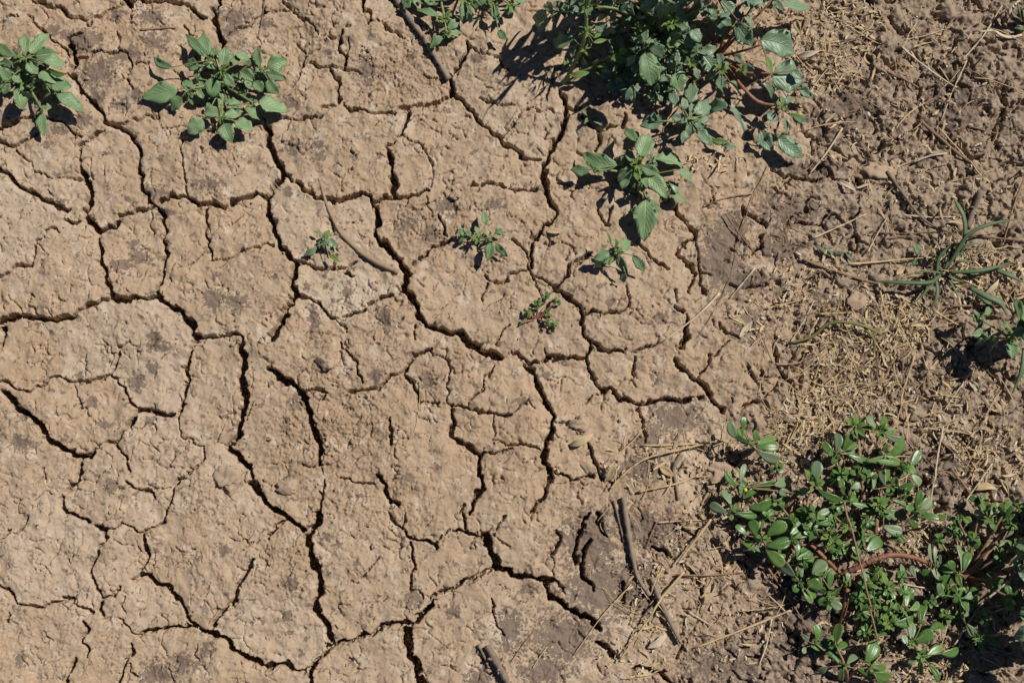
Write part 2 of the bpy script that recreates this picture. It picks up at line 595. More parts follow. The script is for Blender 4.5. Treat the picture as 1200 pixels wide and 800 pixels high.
big = fnoise(0.22, 1, 2.6)
mid = fnoise(0.05, 2, 2.0)
fine = fnoise(0.014, 3, 1.3)
grit = fnoise(0.0055, 4, 0.6)
wob1, wob2 = fnoise(0.030, 5, 2.1), fnoise(0.030, 6, 2.1)
wmod = fnoise(0.030, 7, 2.0)
ws1, ws2 = fnoise(0.045, 8, 3.2) + 0.10 * wob1, fnoise(0.045, 9, 3.2) + 0.10 * wob2

# distance to the traced cracks, in photograph pixels (about a millimetre)
WX, WY = PX + wob1 * 1.25, PY + wob2 * 1.25
cd = np.full(X.shape, 60.0)          # distance to any crack of weight
carve = np.zeros(X.shape)            # how deep (m)
lip = np.zeros(X.shape)


def rows_cols(x0, x1, y0, y1):
    c = np.array([W(x0, y0), W(x1, y0), W(x0, y1), W(x1, y1)])
    i0 = max(int((c[:, 0].min() - GX[0]) / STEP), 0)
    i1 = min(int((c[:, 0].max() - GX[0]) / STEP) + 2, NX)
    j0 = max(int((c[:, 1].min() - GY[0]) / STEP), 0)
    j1 = min(int((c[:, 1].max() - GY[0]) / STEP) + 2, NY)
    return slice(j0, j1), slice(i0, i1)


for w, pts in cracks:
    pts = np.array(pts)
    seglen = np.hypot(*np.diff(pts, axis=0).T)
    tot = seglen.sum()
    acc = 0.0
    for k in range(len(pts) - 1):
        (xa, ya), (xb, yb) = pts[k], pts[k + 1]
        pad = 26
        js, is_ = rows_cols(min(xa, xb) - pad, max(xa, xb) + pad, min(ya, yb) - pad, max(ya, yb) + pad)
        if js.stop <= js.start or is_.stop <= is_.start:
            continue
        qx, qy = WX[js, is_], WY[js, is_]
        vx, vy = xb - xa, yb - ya
        L2 = vx * vx + vy * vy + 1e-9
        t = np.clip(((qx - xa) * vx + (qy - ya) * vy) / L2, 0, 1)
        d = np.hypot(qx - xa - t * vx, qy - ya - t * vy)
        s = (acc + t * seglen[k])
        taper = np.clip(np.minimum(s, tot - s) / 10.0 + 0.62, 0.6, 1.0)
        hw = 0.52 * w * taper * (1 + 0.17 * wmod[js, is_]).clip(0.4, 1.6) + 0.2
        dep_m = 0.001 * min(3.6 * w + 1.5, 26)
        prof = 1 - sstep(max(0.0, min(w * 0.22, 0.9)), 1.0, d / (hw + 0.5)) if w < 3 else 1 - sstep(hw - 0.75, hw + 0.6, d)
        carve[js, is_] = np.maximum(carve[js, is_], prof * dep_m)
        cut = lip[js, is_]
        np.maximum(cut, np.exp(-np.maximum(d - hw, 0) / 2.6) * min(w, 6) / 6.0, out=cut)
        if w >= 1.7:
            np.minimum(cd[js, is_], d + max(0, 3 - w), out=cd[js, is_])
        acc += seglen[k]

# where the mud is crumbly, where it is stained, where it turns to churned soil
xb_y = np.interp(PY, [-200, 0, 120, 200, 330, 450, 520, 620, 700, 800, 1000], [935, 940, 960, 950, 940, 905, 860, 830, 850, 840, 840])
zone = sstep(-55, 55, PX - xb_y + 22 * mid)
rough = 0.12 + 0.07 * np.clip(big, -1, 2)
for x, y, r_, v in ((350, 60, 70, .5), (470, 90, 65, .9), (390, 500, 95, .85), (430, 590, 80, .7), (340, 650, 65, .6), (60, 650, 80, .35),
                    (30, 740, 60, .6), (235, 575, 45, .6), (515, 265, 40, .9), (640, 265, 50, .5), (790, 640, 70, .8), (260, 165, 40, .8),
                    (360, 400, 70, .6), (540, 440, 60, .4), (760, 380, 60, .4), (600, 560, 50, .25), (100, 520, 40, .4), (450, 380, 50, .5),
                    (850, 770, 90, .9), (760, 540, 60, .5), (200, 650, 50, .4), (130, 330, 60, .15), (600, 330, 60, .4), (700, 600, 60, .4)):
    rough = np.maximum(rough, v * np.exp(-((PX - x) ** 2 + (PY - y) ** 2) / (2 * (r_ * 0.72) ** 2)))
rough = np.clip(rough + 0.12 * mid, 0.08, 1.1)
rough = rough * (1 - zone) + zone * (0.9 + 0.2 * mid).clip(0.45, 1.4)

STAINS = """98,48,20,14 113,85,22,16 150,65,18,9 60,35,10,8 75,40,6,5 115,113,9,7 141,123,10,8 160,112,8,7 95,140,8,8 55,170,6,6 175,20,14,10
180,50,14,10 138,18,8,7 188,184,4,4 70,152,9,6 275,20,14,12 270,35,10,8 430,82,10,14 312,27,8,6 345,172,12,9 372,170,8,6 375,185,6,5 415,185,5,4
480,67,6,4 383,62,5,4 182,225,10,8 192,248,10,6 247,217,13,8 72,235,6,4 140,310,13,7 155,283,5,5 162,300,12,9 250,352,12,12 277,355,13,10 183,395,8,6
148,232,3,3 337,225,5,6 475,263,10,7 522,240,12,9 505,275,10,8 368,372,7,14 383,333,5,5 408,343,8,8 450,370,9,10 580,240,10,7 183,404,12,9 178,432,7,7
160,447,9,11 175,494,6,5 25,520,12,9 30,485,8,10 120,497,8,5 108,470,6,6 133,570,10,8 240,762,9,7 215,775,15,10 180,790,20,14 25,772,6,8 262,645,8,6
385,628,7,6 396,637,6,5 340,683,8,8 337,720,6,7 485,700,10,10 530,716,8,8 597,735,13,25 560,795,16,14 795,490,32,20 760,515,18,12 750,550,25,15
660,745,42,30 700,690,40,36 740,690,36,36 690,635,36,36 620,690,10,8 760,620,40,22 640,785,30,14 850,780,50,26 940,730,50,50 845,300,26,45 855,270,20,25
775,372,10,8 715,355,5,5 870,330,30,20 880,380,25,20 970,150,18,22 930,250,40,18 915,290,25,15 950,200,36,13 440,440,9,8 500,445,9,8 350,470,8,9 478,560,7,5
560,70,7,5 20,60,8,8 45,85,8,8 640,440,7,5 700,120,8,6 610,470,7,6 90,440,6,4 340,120,9,7 1000,130,40,25 1120,120,40,40 1090,560,40,30"""
stain = np.zeros(X.shape)
spot = fnoise(0.03, 21, 1.4)
for e in STAINS.split():
    x, y, rx, ry = map(float, e.split(','))
    js, is_ = rows_cols(x - 2.2 * rx, x + 2.2 * rx, y - 2.2 * ry, y + 2.2 * ry)
    if js.stop <= js.start or is_.stop <= is_.start:
        continue
    d = np.hypot((PX[js, is_] - x) / rx, (PY[js, is_] - y) / ry) + 0.30 * spot[js, is_] + 0.22 * fine[js, is_]
    stain[js, is_] = np.maximum(stain[js, is_], (1 - sstep(0.80, 1.02, d)) * (0.85 if rx < 28 else 0.62))
stain = np.maximum(stain, 0.65 * sstep(1.5, 1.9, spot + 0.3 * fine))
pale = sstep(0.9, 2.0, fnoise(0.06, 22, 1.5) + 0.3 * fine) * (1 - stain)
for x, y, r_ in ((415, 345, 30), (370, 360, 22), (405, 430, 12), (590, 740, 26), (470, 145, 16), (1035, 205, 22)):
    pale = np.maximum(pale, 0.9 * np.exp(-(((PX - x) ** 2 + (PY - y) ** 2) / r_ ** 2) ** 2))

# relief
H = 0.0022 * big + 0.0008 * mid
H += rough * (1 - 0.90 * zone) * (0.00072 * fine + 0.00020 * grit) + 0.00003 * grit + 0.00006 * fine
# hairline cracks
f1, e1, _ = voronoi(X + 0.006 * ws1, Y + 0.006 * ws2, 0.042, 31)
hair = (1 - sstep(0.0006, 0.0026 , e1 + 0.0012 * np.abs(ws1))) * sstep(-0.25, 0.45, fnoise(0.12, 32, 2.0)) * (1 - zone)
f1b, e2, id2 = voronoi(X + 0.0025 * ws2, Y + 0.0025 * ws1, 0.015, 33)
hair2 = (1 - sstep(0.0004, 0.0020, e2)) * sstep(0.1, 0.8, fnoise(0.07, 34, 1.8) + 0.9 * (rough - 0.4)) * (1 - 0.7 * zone)
H -= 0.0042 * hair + 0.0012 * hair2
H += (id2 - 0.5) * 0.0016 * np.clip(rough - 0.3, 0, 1) * (1 - hair2)
# flaked skin: thin raised flakes with a sharp edge
fl = fnoise(0.035, 35, 2.2) + 0.15 * fine
flk = (0.22 + 0.9 * rough) * (1 - 0.9 * zone)
H += flk * (0.0009 * sstep(0.55, 0.72, fl) - 0.0008 * sstep(1.0, 1.15, -fl))
f7, e7, _i7 = voronoi(X + 0.003 * ws2 + 3, Y + 0.003 * ws1 + 3, 0.024, 71)
hair3 = (1 - sstep(0.0005, 0.0022, e7)) * sstep(0.6, 1.1, fnoise(0.09, 72, 1.8)) * (1 - 0.5 * zone)
H -= 0.0030 * hair3
# churned soil on the right: long clods along the slope, deep gaps
ca, sa = math.cos(R(-42)), math.sin(R(-42))
U_, V_ = (X * ca + Y * sa) * 0.5, -X * sa + Y * ca
f3, e3, id3, tl3 = voronoi(U_ + 0.005 * ws1, V_ + 0.005 * ws2, 0.027, 36, True)
f4, e4, id4, tl4 = voronoi(U_ * 1.3 + 0.003 * ws2 + 5, V_ + 0.003 * ws1 + 5, 0.012, 37, True)
gap = (1 - sstep(0.0006, 0.0028, e3 + 0.0014 * (wmod - 0.2))) * sstep(-0.8, 0.2, fnoise(0.07, 38, 1.8))
gap2 = (1 - sstep(0.0003, 0.0014, e4)) * sstep(0.1, 0.9, fnoise(0.05, 39, 1.8))
H += zone * ((id3 - 0.5) * 0.0036 + 0.10 * tl3 + ((id4 - 0.5) * 0.0024 + 0.12 * tl4) * sstep(0.5, 1.0, fnoise(0.06, 73, 1.6)) - 0.0075 * gap * (0.5 + 0.5 * sstep(-0.5, 0.8, wmod)) - 0.0024 * gap2 + 0.0011 * mid)
f8, e8, _i8 = voronoi(U_ * 1.5 + 0.007 * ws2 + 9, V_ + 0.007 * ws1 + 9, 0.050, 81)
H -= zone * 0.0125 * (1 - sstep(0.0012, 0.0036, e8 + 0.0012 * (wmod + 0.4))) * sstep(-0.7, 0.1, fnoise(0.10, 82, 1.8))
# crumbs and pits pressed into the skin
pr = np.random.default_rng(41)
for i in range(9000):
    jx, jy = int(pr.integers(4, NX - 4)), int(pr.integers(4, NY - 4))
    rr = rough[jy, jx]
    if pr.random() > 0.06 + 0.6 * rr - 0.62 * zone[jy, jx]:
        continue
    r_ = pr.uniform(0.0008, 0.0026) * (0.7 + 0.7 * rr)
    h = r_ * pr.uniform(0.3, 0.8) * min(1.0, 0.35 + rr) * (1 if pr.random() < 0.2 + 0.4 * rr else -1.0)
    n = int(r_ * 2 / STEP) + 2
    js, is_ = slice(max(jy - n, 0), min(jy + n + 1, NY)), slice(max(jx - n, 0), min(jx + n + 1, NX))
    d = np.hypot(X[js, is_] - GX[jx], Y[js, is_] - GY[jy]) / r_
    H[js, is_] += h * np.exp(-d ** 4 * 0.7)

# plates: every ground point belongs to the seed it reaches without crossing a crack
import heapq
CS = 4
ch, cw = NY // CS, NX // CS
cdc = np.zeros((ch, cw))
cc = cd[:ch * CS, :cw * CS].reshape(ch, CS, cw, CS).min(axis=(1, 3))
cz = zone[:ch * CS:CS, :cw * CS:CS]
inframe = ((PX > -60) & (PX < 1260) & (PY > -60) & (PY < 860))[:ch * CS:CS, :cw * CS:CS]
dd = cc.copy()
# chamfer distance on the coarse grid to spread the distance field
dd = np.where(cc < 4, cc, 999.0)
for _ in range(14):
    for sh, ax in ((1, 0), (-1, 0), (1, 1), (-1, 1)):
        dd = np.minimum(dd, np.roll(dd, sh, ax) + CS * STEP * 1000)
order = np.dstack(np.unravel_index(np.argsort(-(dd + 0.01 * rng.random(dd.shape)).ravel()), dd.shape))[0]
seeds = []
for j, i in order:
    if dd[j, i] < 9:
        break
    if cz[j, i] > 0.5 or not inframe[j, i]:
        continue
    r_ = max(1.25 * min(dd[j, i], 45) / (CS * STEP * 1000), 4.5)
    if all((j - a) ** 2 + (i - b) ** 2 > r_ * r_ for a, b, _r in seeds) and all((j - a) ** 2 + (i - b) ** 2 > (0.9 * _r) ** 2 for a, b, _r in seeds):
        seeds.append((j, i, r_))
    if len(seeds) >= 150:
        break
cost = 1.0 + 60.0 * (cc < 3.2)
best = np.full((ch, cw), 1e9)
lab = np.full((ch, cw), -1)
hq = []
for k, (j, i, _r) in enumerate(seeds):
    best[j, i] = 0
    lab[j, i] = k
    hq.append((0.0, int(j), int(i), k))
heapq.heapify(hq)
while hq:
    d, j, i, k = heapq.heappop(hq)
    if d > best[j, i]:
        continue
    for a, b in ((1, 0), (-1, 0), (0, 1), (0, -1)):
        y, x = j + a, i + b
        if 0 <= y < ch and 0 <= x < cw:
            nd = d + cost[y, x]
            if nd < best[y, x]:
                best[y, x] = nd
                lab[y, x] = k
                heapq.heappush(hq, (nd, y, x, k))
lab[(cz > 0.6) | (~inframe)] = -1
LAB = np.full((NY, NX), -1)
LAB[:ch * CS, :cw * CS] = np.kron(lab, np.ones((CS, CS), int))
tilt = np.random.default_rng(51).normal(0, 1, (len(seeds) + 1, 3))
lift = np.zeros((NY, NX))
for k, (j, i, _r) in enumerate(seeds):
    mk = LAB == k
    x0, y0 = GX[min(i * CS, NX - 1)], GY[min(j * CS, NY - 1)]
    lift[mk] = 0.0008 * tilt[k, 0] + 0.016 * np.clip(tilt[k, 1], -1.5, 1.5) * (X[mk] - x0) + 0.016 * np.clip(tilt[k, 2], -1.5, 1.5) * (Y[mk] - y0)
lift = np.clip(lift, -0.0022, 0.0022)
kk = 5
for ax in (0, 1):                                     # soften the steps between neighbours
    lift = sum(np.roll(lift, s, ax) for s in range(-kk, kk + 1)) / (2 * kk + 1)
H += lift
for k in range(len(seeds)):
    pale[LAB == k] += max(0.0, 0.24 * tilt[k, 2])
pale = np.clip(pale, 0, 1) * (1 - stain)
H -= lip * 0.0006
H -= carve * (1 + 0.15 * fine).clip(0.6, 1.3)
# outside the picture the cracking goes on
f5, e5, _ = voronoi(X + 0.008 * ws1, Y + 0.008 * ws2, 0.085, 61)
outm = np.clip(np.maximum(np.maximum(-PX - 6, PX - 1206), np.maximum(-PY - 6, PY - 806)) / 20, 0, 1) * (1 - zone)
H -= outm * 0.012 * (1 - sstep(0.0012, 0.0032, e5))
# run out level to the sheet around
edge = np.minimum(np.minimum(X - GX[0], GX[-1] - X), np.minimum(Y - GY[0], GY[-1] - Y))
H *= sstep(0.0, 0.03, edge)
H[0, :] = H[-1, :] = 0
H[:, 0] = H[:, -1] = 0


def ground(x, y):
    i = int(np.clip((x - GX[0]) / STEP, 0, NX - 2))
    j = int(np.clip((y - GY[0]) / STEP, 0, NY - 2))
    if x < GX[0] or x > GX[-1] or y < GY[0] or y > GY[-1]:
        return 0.0
    return float(H[j, i])


Hs = np.maximum(H, -0.002)
for ax in (0, 1):
    Hs = sum(np.roll(Hs, s, ax) for s in range(-3, 4)) / 7


def ground_s(x, y):
    i = int(np.clip((x - GX[0]) / STEP, 0, NX - 1))
    j = int(np.clip((y - GY[0]) / STEP, 0, NY - 1))
    return float(Hs[j, i])


def tag(o, label=None, cat=None, group=None, kind=None):
    if label:
        o['label'] = label
    if cat:
        o['category'] = cat
    if group:
        o['group'] = group
    if kind:
        o['kind'] = kind


SOIL = np.stack([stain, zone, pale, np.clip(rough - 0.12, 0, 1) * (1 - zone)], axis=-1).astype(np.float32).reshape(-1, 4)
VERT = np.stack([X, Y, H], axis=-1).astype(np.float32).reshape(-1, 3)


def mesh_from_arrays(name, verts, quads, soil=None, mat=None):
    me = bpy.data.meshes.new(name)
    nv, nf = len(verts), len(quads)
    me.vertices.add(nv)
    me.vertices.foreach_set("co", np.ascontiguousarray(verts, np.float32).ravel())
    me.loops.add(nf * 4)
    me.loops.foreach_set("vertex_index", np.ascontiguousarray(quads, np.int32).ravel())
    me.polygons.add(nf)
    me.polygons.foreach_set("loop_start", np.arange(0, nf * 4, 4, dtype=np.int32))
    me.polygons.foreach_set("use_smooth", np.ones(nf, dtype=bool))
    if soil is not None:
        at = me.color_attributes.new("soil", 'FLOAT_COLOR', 'POINT')
        at.data.foreach_set("color", np.ascontiguousarray(soil, np.float32).ravel())
    me.update(calc_edges=True)
    me.validate()
    if mat:
        me.materials.append(mat)
    return me


idx = np.arange(NX * NY).reshape(NY, NX)
Q = np.stack([idx[:-1, :-1], idx[:-1, 1:], idx[1:, 1:], idx[1:, :-1]], axis=-1).reshape(-1, 4)
QL = LAB[:-1, :-1].ravel()


def sub_mesh(name, sel, extra=None):
    q = Q[sel]
    u, inv = np.unique(q, return_inverse=True)
    v, s, qq = VERT[u], SOIL[u], inv.reshape(-1, 4)
    if extra is not None:
        ev, eq = extra
        qq = np.vstack([qq, eq + len(v)])
        v = np.vstack([v, ev])
        s = np.vstack([s, np.tile(np.array([[0, 0.25, 0, 1]], np.float32), (len(ev), 1))])
    return mesh_from_arrays(name, v, qq, s, M['soil'])


xs = [-40, -8, GX[0], GX[-1], 8, 40]
ys = [-40, -8, GY[0], GY[-1], 8, 40]
ev = np.array([[x, y, 0] for y in ys for x in xs], np.float32)
eq = np.array([[j * 6 + i, j * 6 + i + 1, (j + 1) * 6 + i + 1, (j + 1) * 6 + i] for j in range(5) for i in range(5) if not (i == 2 and j == 2)])
ground_o = bpy.data.objects.new("ground", sub_mesh("ground", QL < 0, (ev, eq)))
COL.objects.link(ground_o)
tag(ground_o, "dry tan earth, churned and clodded on the right", None, None, 'structure')
order_l = np.argsort(QL, kind='stable')
QLs = QL[order_l]
for k in range(len(seeds)):
    a, b = np.searchsorted(QLs, [k, k + 1])
    if b - a < 40:
        if b > a:
            pass
    if b == a:
        continue
    o = bpy.data.objects.new("mud_plate", sub_mesh("mud_plate", order_l[a:b]))
    o.parent = ground_o
    COL.objects.link(o)


# ------------------------------------------------------------------ plant and straw builders
def nrm(v):
    return v / (np.linalg.norm(v) + 1e-12)


def link_mesh(name, verts, faces, mat, parent=None, origin=None, uvs=None, smooth=True):
    v = np.asarray(verts, float)
    if origin is not None:
        v = v - origin
    me = bpy.data.meshes.new(name)
    me.from_pydata(v.tolist(), [], faces)
    if smooth:
        me.polygons.foreach_set("use_smooth", np.ones(len(faces), dtype=bool))
    if uvs is not None:
        uvl = me.uv_layers.new(name="uv")
        li = np.empty(len(me.loops), np.int32)
        me.loops.foreach_get("vertex_index", li)
        uvl.data.foreach_set("uv", np.asarray(uvs, np.float32)[li].ravel())
    if mat is M['soil']:
        at = me.color_attributes.new("soil", 'FLOAT_COLOR', 'POINT')
        at.data.foreach_set("color", np.tile(np.array([0, 0.15, 0.15, 0.25], np.float32), (len(me.vertices), 1)).ravel())
    me.materials.append(mat)
    o = bpy.data.objects.new(name, me)
    if parent is not None:
        o.parent = parent
    COL.objects.link(o)
    return o


def leaf_geo(B, T, w, shape, arch, fold, roll, wave, thick, r):
    ax = T - B
    L = np.linalg.norm(ax)
    a = ax / L
    n0 = np.array([0, 0, 1.0]) - a * a[2]
    n0 = nrm(n0) if np.linalg.norm(n0) > 0.1 else np.array([0, -1.0, 0])
    s0 = np.cross(a, n0)
    c, s_ = math.cos(roll), math.sin(roll)
    n, s = n0 * c + s0 * s_, s0 * c - n0 * s_
    us = [0, .08, .2, .34, .48, .62, .75, .87, .95, 1.0]
    vs = (-1, -0.55, 0, 0.55, 1)
    ph, k = r.uniform(0, 6.28), r.uniform(9, 14)
    bend = r.normal(0, 0.06) * L
    top, uv = [], []
    for u in us:
        if shape == 'spat':
            f = 0.24 + 0.76 * (math.sin(min(u / 0.66, 1) * math.pi / 2) ** 1.25) if u < 0.66 else math.sqrt(max(0, 1 - ((u - 0.66) / 0.345) ** 2))
        elif shape == 'lance':
            f = max(math.sin(math.pi * u ** 0.85), 0) ** 0.9
        elif shape == 'round':
            f = math.sqrt(max(0, 1 - (2 * u - 1) ** 2)) ** 0.9
        else:                                          # ovate
            f = max(math.sin(math.pi * u ** 0.78), 0) ** 0.78
            f *= 1 + 0.10 * math.sin(k * u + ph) + 0.02 * math.sin(2.3 * k * u + 2 * ph)
        f = max(f, 0.07 if u < 1 else 0.03)
        cen = B + a * L * u + n * (arch * L * 4 * u * (1 - u)) + s * bend * 4 * u * (1 - u)
        for v in vs:
            p = cen + s * (0.5 * w * f * v) + n * (fold * 0.5 * w * f * abs(v))
            p = p + n * (wave * w * math.sin(k * u + ph + (1.5 if v > 0 else 0)) * abs(v) ** 1.5)
            top.append(p)
            uv.append((u, 0.5 + 0.5 * v))
    nu, nv = len(us), len(vs)
    F = [(i * nv + j, i * nv + j + 1, (i + 1) * nv + j + 1, (i + 1) * nv + j) for i in range(nu - 1) for j in range(nv - 1)]
    m = len(top)
    bot = [p - n * thick * (1.0 if 0 < (q % nv) < nv - 1 else 0.35) for q, p in enumerate(top)]
    F2 = [tuple(m + q for q in reversed(f)) for f in F]
    rim = [i * nv for i in range(nu)] + [(nu - 1) * nv + j for j in range(1, nv)] + [i * nv + nv - 1 for i in range(nu - 2, -1, -1)] + [j for j in range(nv - 2, 0, -1)]
    F3 = [(rim[q], rim[(q + 1) % len(rim)], m + rim[(q + 1) % len(rim)], m + rim[q]) for q in range(len(rim))]
    return top + bot, F + F2 + F3, uv + uv


def smooth_path(P, rad, n=5):
    P = [np.asarray(p, float) for p in P]
    if len(P) == 2:
        P = [P[0], (P[0] + P[1]) / 2, P[1]]
        rad = [rad[0], (rad[0] + rad[-1]) / 2, rad[-1]]
    E = [2 * P[0] - P[1]] + P + [2 * P[-1] - P[-2]]
    out, rr = [], []
    for i in range(1, len(E) - 2):
        for k in range(n):
            t = k / n
            a, b, c, d = E[i - 1], E[i], E[i + 1], E[i + 2]
            out.append(0.5 * ((2 * b) + (-a + c) * t + (2 * a - 5 * b + 4 * c - d) * t * t + (-a + 3 * b - 3 * c + d) * t ** 3))
            rr.append(rad[i - 1] * (1 - t) + rad[i] * t)
    out.append(P[-1])
    rr.append(rad[-1])
    return out, rr


def tube_geo(P, rad, sides=7):
    vs, fs = [], []
    ref = np.array([0, 0, 1.0])
    for i, p in enumerate(P):
        a = nrm(P[min(i + 1, len(P) - 1)] - P[max(i - 1, 0)])
        s = np.cross(a, ref)
        s = nrm(s) if np.linalg.norm(s) > 1e-3 else np.array([1.0, 0, 0])
        n = np.cross(s, a)
        for k in range(sides):
            t = 2 * math.pi * k / sides
            vs.append(p + (s * math.cos(t) + n * math.sin(t)) * rad[i])
    for i in range(len(P) - 1):
        for k in range(sides):
            k2 = (k + 1) % sides
            fs.append((i * sides + k, i * sides + k2, (i + 1) * sides + k2, (i + 1) * sides + k))
    fs.append(tuple(range(sides))[::-1])
    m = (len(P) - 1) * sides
    fs.append(tuple(m + k for k in range(sides)))
    return vs, fs


def blade_geo(P, wid, thick=0.0004, fold=0.25):
    """a folded grass blade along a path; wid per point"""
    vs, fs, uv = [], [], []
    n_ = len(P)
    for i, p in enumerate(P):
        a = nrm(P[min(i + 1, n_ - 1)] - P[max(i - 1, 0)])
        s = np.cross(a, np.array([0, 0, 1.0]))
        s = nrm(s) if np.linalg.norm(s) > 1e-3 else np.array([1.0, 0, 0])
        n = np.cross(s, a)
        w = max(wid[i], 0.0003) / 2
        for v in (-1, 0, 1):
            vs.append(p + s * w * v + n * fold * w * abs(v))
            uv.append((i / (n_ - 1), 0.5 + 0.5 * v))
        vs.append(p - n * thick)
        uv.append((i / (n_ - 1), 0.5))
    for i in range(n_ - 1):
        b, c = i * 4, i * 4 + 4
        fs += [(b, b + 1, c + 1, c), (b + 1, b + 2, c + 2, c + 1), (b + 2, b + 3, c + 3, c + 2), (b + 3, b, c, c + 3)]
    fs += [(0, 3, 2, 1), tuple((n_ - 1) * 4 + q for q in (0, 1, 2, 3))]
    return vs, fs, uv


STYLE = {  # shape, fold, wave, thickness, petiole radius
    'am': ('ovate', 0.30, 0.075, 0.0004, 0.0008),
    'amd': ('ovate', 0.34, 0.085, 0.0004, 0.0008),
    'y': ('lance', 0.3, 0.03, 0.0004, 0.0006),
    'pu': ('spat', 0.10, 0.01, 0.0013, 0.0008),
    'pp': ('spat', 0.10, 0.01, 0.0013, 0.0008),
    'gr': ('lance', 0.3, 0.0, 0.0004, 0.0006),
}


class Plant:
    def __init__(self, name, label, cat, px, py, leaf='am', stem='stg', group=None, seed=0):
        p = W(px, py)
        p[2] = ground_s(p[0], p[1]) - 0.001
        self.o = np.array(p)
        self.e = bpy.data.objects.new(name, None)
        self.e.location = self.o
        self.e.empty_display_size = 0.02
        COL.objects.link(self.e)
        tag(self.e, label, cat, group)
        self.leaf, self.stem_m = leaf, stem
        self.r = np.random.default_rng(1000 + seed)
        self.joints = [self.o.copy()]
        self.branching = False
        self.hs = 1.0

    def tube(self, pts, rad, mat=None, name="stem", sides=7):
        P, rr = smooth_path(pts, rad)
        if rr[0] > 0.002:
            P, rr = smooth_path(P, rr, 3)
            for i in range(len(P)):
                rr[i] *= 1 + 0.03 * self.r.normal() + (0.06 if i % 23 == 8 else 0)
                P[i] = P[i] + self.r.normal(0, 0.0002, 3)
        v, f = tube_geo(P, rr, sides)
        return link_mesh(name, v, f, M[mat or self.stem_m], self.e, self.o)

    def node(self, nx, ny, h, leaves="", ros=None, via=None, rad=0.0016, stem=None, smat=None, leaf=None, drop=0.7):
        """a whorl at (nx, ny), h mm up, its stem to the root, its traced leaves and, with ros, filler leaves"""
        h *= 0.001 * self.hs
        g = W(nx, ny, h)
        base = ground_s(g[0], g[1])
        hz = max(h + base, 0.003)
        c = W(nx, ny, hz)
        if stem is not False:
            pts = [self.o + np.array([0, 0, 0.0])]
            if self.branching:
                dr = np.linalg.norm((c - self.o)[:2])
                cand = [q for q in self.joints if np.linalg.norm((q - self.o)[:2]) < dr * 0.92 + 1e-6]
                near = min(cand, key=lambda q: np.linalg.norm((q - c)[:2]) + 0.25 * np.linalg.norm((q - self.o)[:2]))
                m_ = (near + c) / 2
                m_[2] = max(min(near[2], c[2]) - 0.004, ground_s(m_[0], m_[1]) + 0.002)
                m_[:2] += self.r.normal(0, 0.003, 2)
                self.tube([near - np.array([0, 0, .002]), m_, c], [rad * 1.2, rad, rad * 0.8], smat)
                self.joints.append(c)
                via, pts = None, []
            for q in (via or []):
                pts.append(W(q[0], q[1], q[2] * 0.001 * self.hs))
            if not via and pts:
                m = (self.o + c) / 2
                m[2] = max(self.o[2], 0) + (c[2] - max(self.o[2], 0)) * 0.62
                pts.append(m)
            pts.append(c)
            if len(pts) > 1:
                self.tube(pts, [rad * 1.15] + [rad] * (len(pts) - 2) + [rad * 0.7], smat)
        allv = []
        for e in leaves.split():
            q = e.split(',')
            bx, by, tx, ty, w = map(float, q[:5])
            allv.append((bx, by, tx, ty, w, q[5] if len(q) > 5 else (leaf or self.leaf), 1.0))
        if ros:
            n, ln, w = ros[0] + 1, ros[1] * 1.15, ros[2] * 1.2
            kd = ros[3] if len(ros) > 3 else (leaf or self.leaf)
            a0 = self.r.uniform(0, 6.28)
            for i in range(n):
                a = a0 + i * 2.4
                ll = ln * self.r.uniform(0.6, 1.1) * (0.55 + 0.45 * i / max(n - 1, 1))
                allv.append((nx + 0.15 * ll * math.cos(a), ny + 0.15 * ll * math.sin(a), nx + ll * math.cos(a), ny + ll * math.sin(a),
                             w * self.r.uniform(0.8, 1.15) * ll / ln, kd, 1.25 - 0.5 * i / n))
        for bx, by, tx, ty, w, kd, hf in allv:
            sh, fold, wave, th, pr = STYLE[kd]
            zb = hz * hf * self.r.uniform(0.9, 1.08)
            dist = math.hypot(tx - nx, ty - ny)
            zt = max(hz * hf * (drop + self.r.uniform(-0.28, 0.30)), 0.004)
            if kd == 'y':
                zt = zb * self.r.uniform(0.95, 1.35)
            B, T = W(bx, by, zb), W(tx, ty, zt)
            T[2] = max(T[2], ground_s(T[0], T[1]) + 0.003)
            if math.hypot(bx - nx, by - ny) > 2.5:
                pm = (c + B) / 2 + np.array([0, 0, 0.001])
                self.tube([c - np.array([0, 0, 0.001]), pm, B], [pr, pr * 0.85, pr * 0.7], None, "petiole", 5)
            arch = self.r.uniform(0.02, 0.10)
            T = T + (T - B) * 0.08
            v, f, uv = leaf_geo(B, T, w * 0.001 * (1.05 if kd == 'y' else 1.0 if kd in ('pu', 'pp') else 1.12), sh, arch, fold * self.r.uniform(0.4, 1.6), self.r.normal(0, 0.42), wave, th, self.r)
            link_mesh("leaf", v, f, M[kd], self.e, self.o, uv)
        return c

    def blade(self, pts, w, mat='gr', name="blade"):
        """pts: (px, py, height mm)"""
        P = []
        for q in pts:
            p = W(q[0], q[1], q[2] * 0.001)
            p[2] = max(p[2], ground_s(p[0], p[1]) + 0.0015)
            P.append(p)
        ws = [w * 0.75] + [w] * (len(P) - 2) + [w * 0.12] if len(P) > 2 else [w, w, w * 0.15]
        S, ww = smooth_path(P, [q * 0.001 for q in ws], 5)
        v, f, uv = blade_geo(S, ww)
        return link_mesh(name, v, f, M[mat], self.e, self.o, uv)

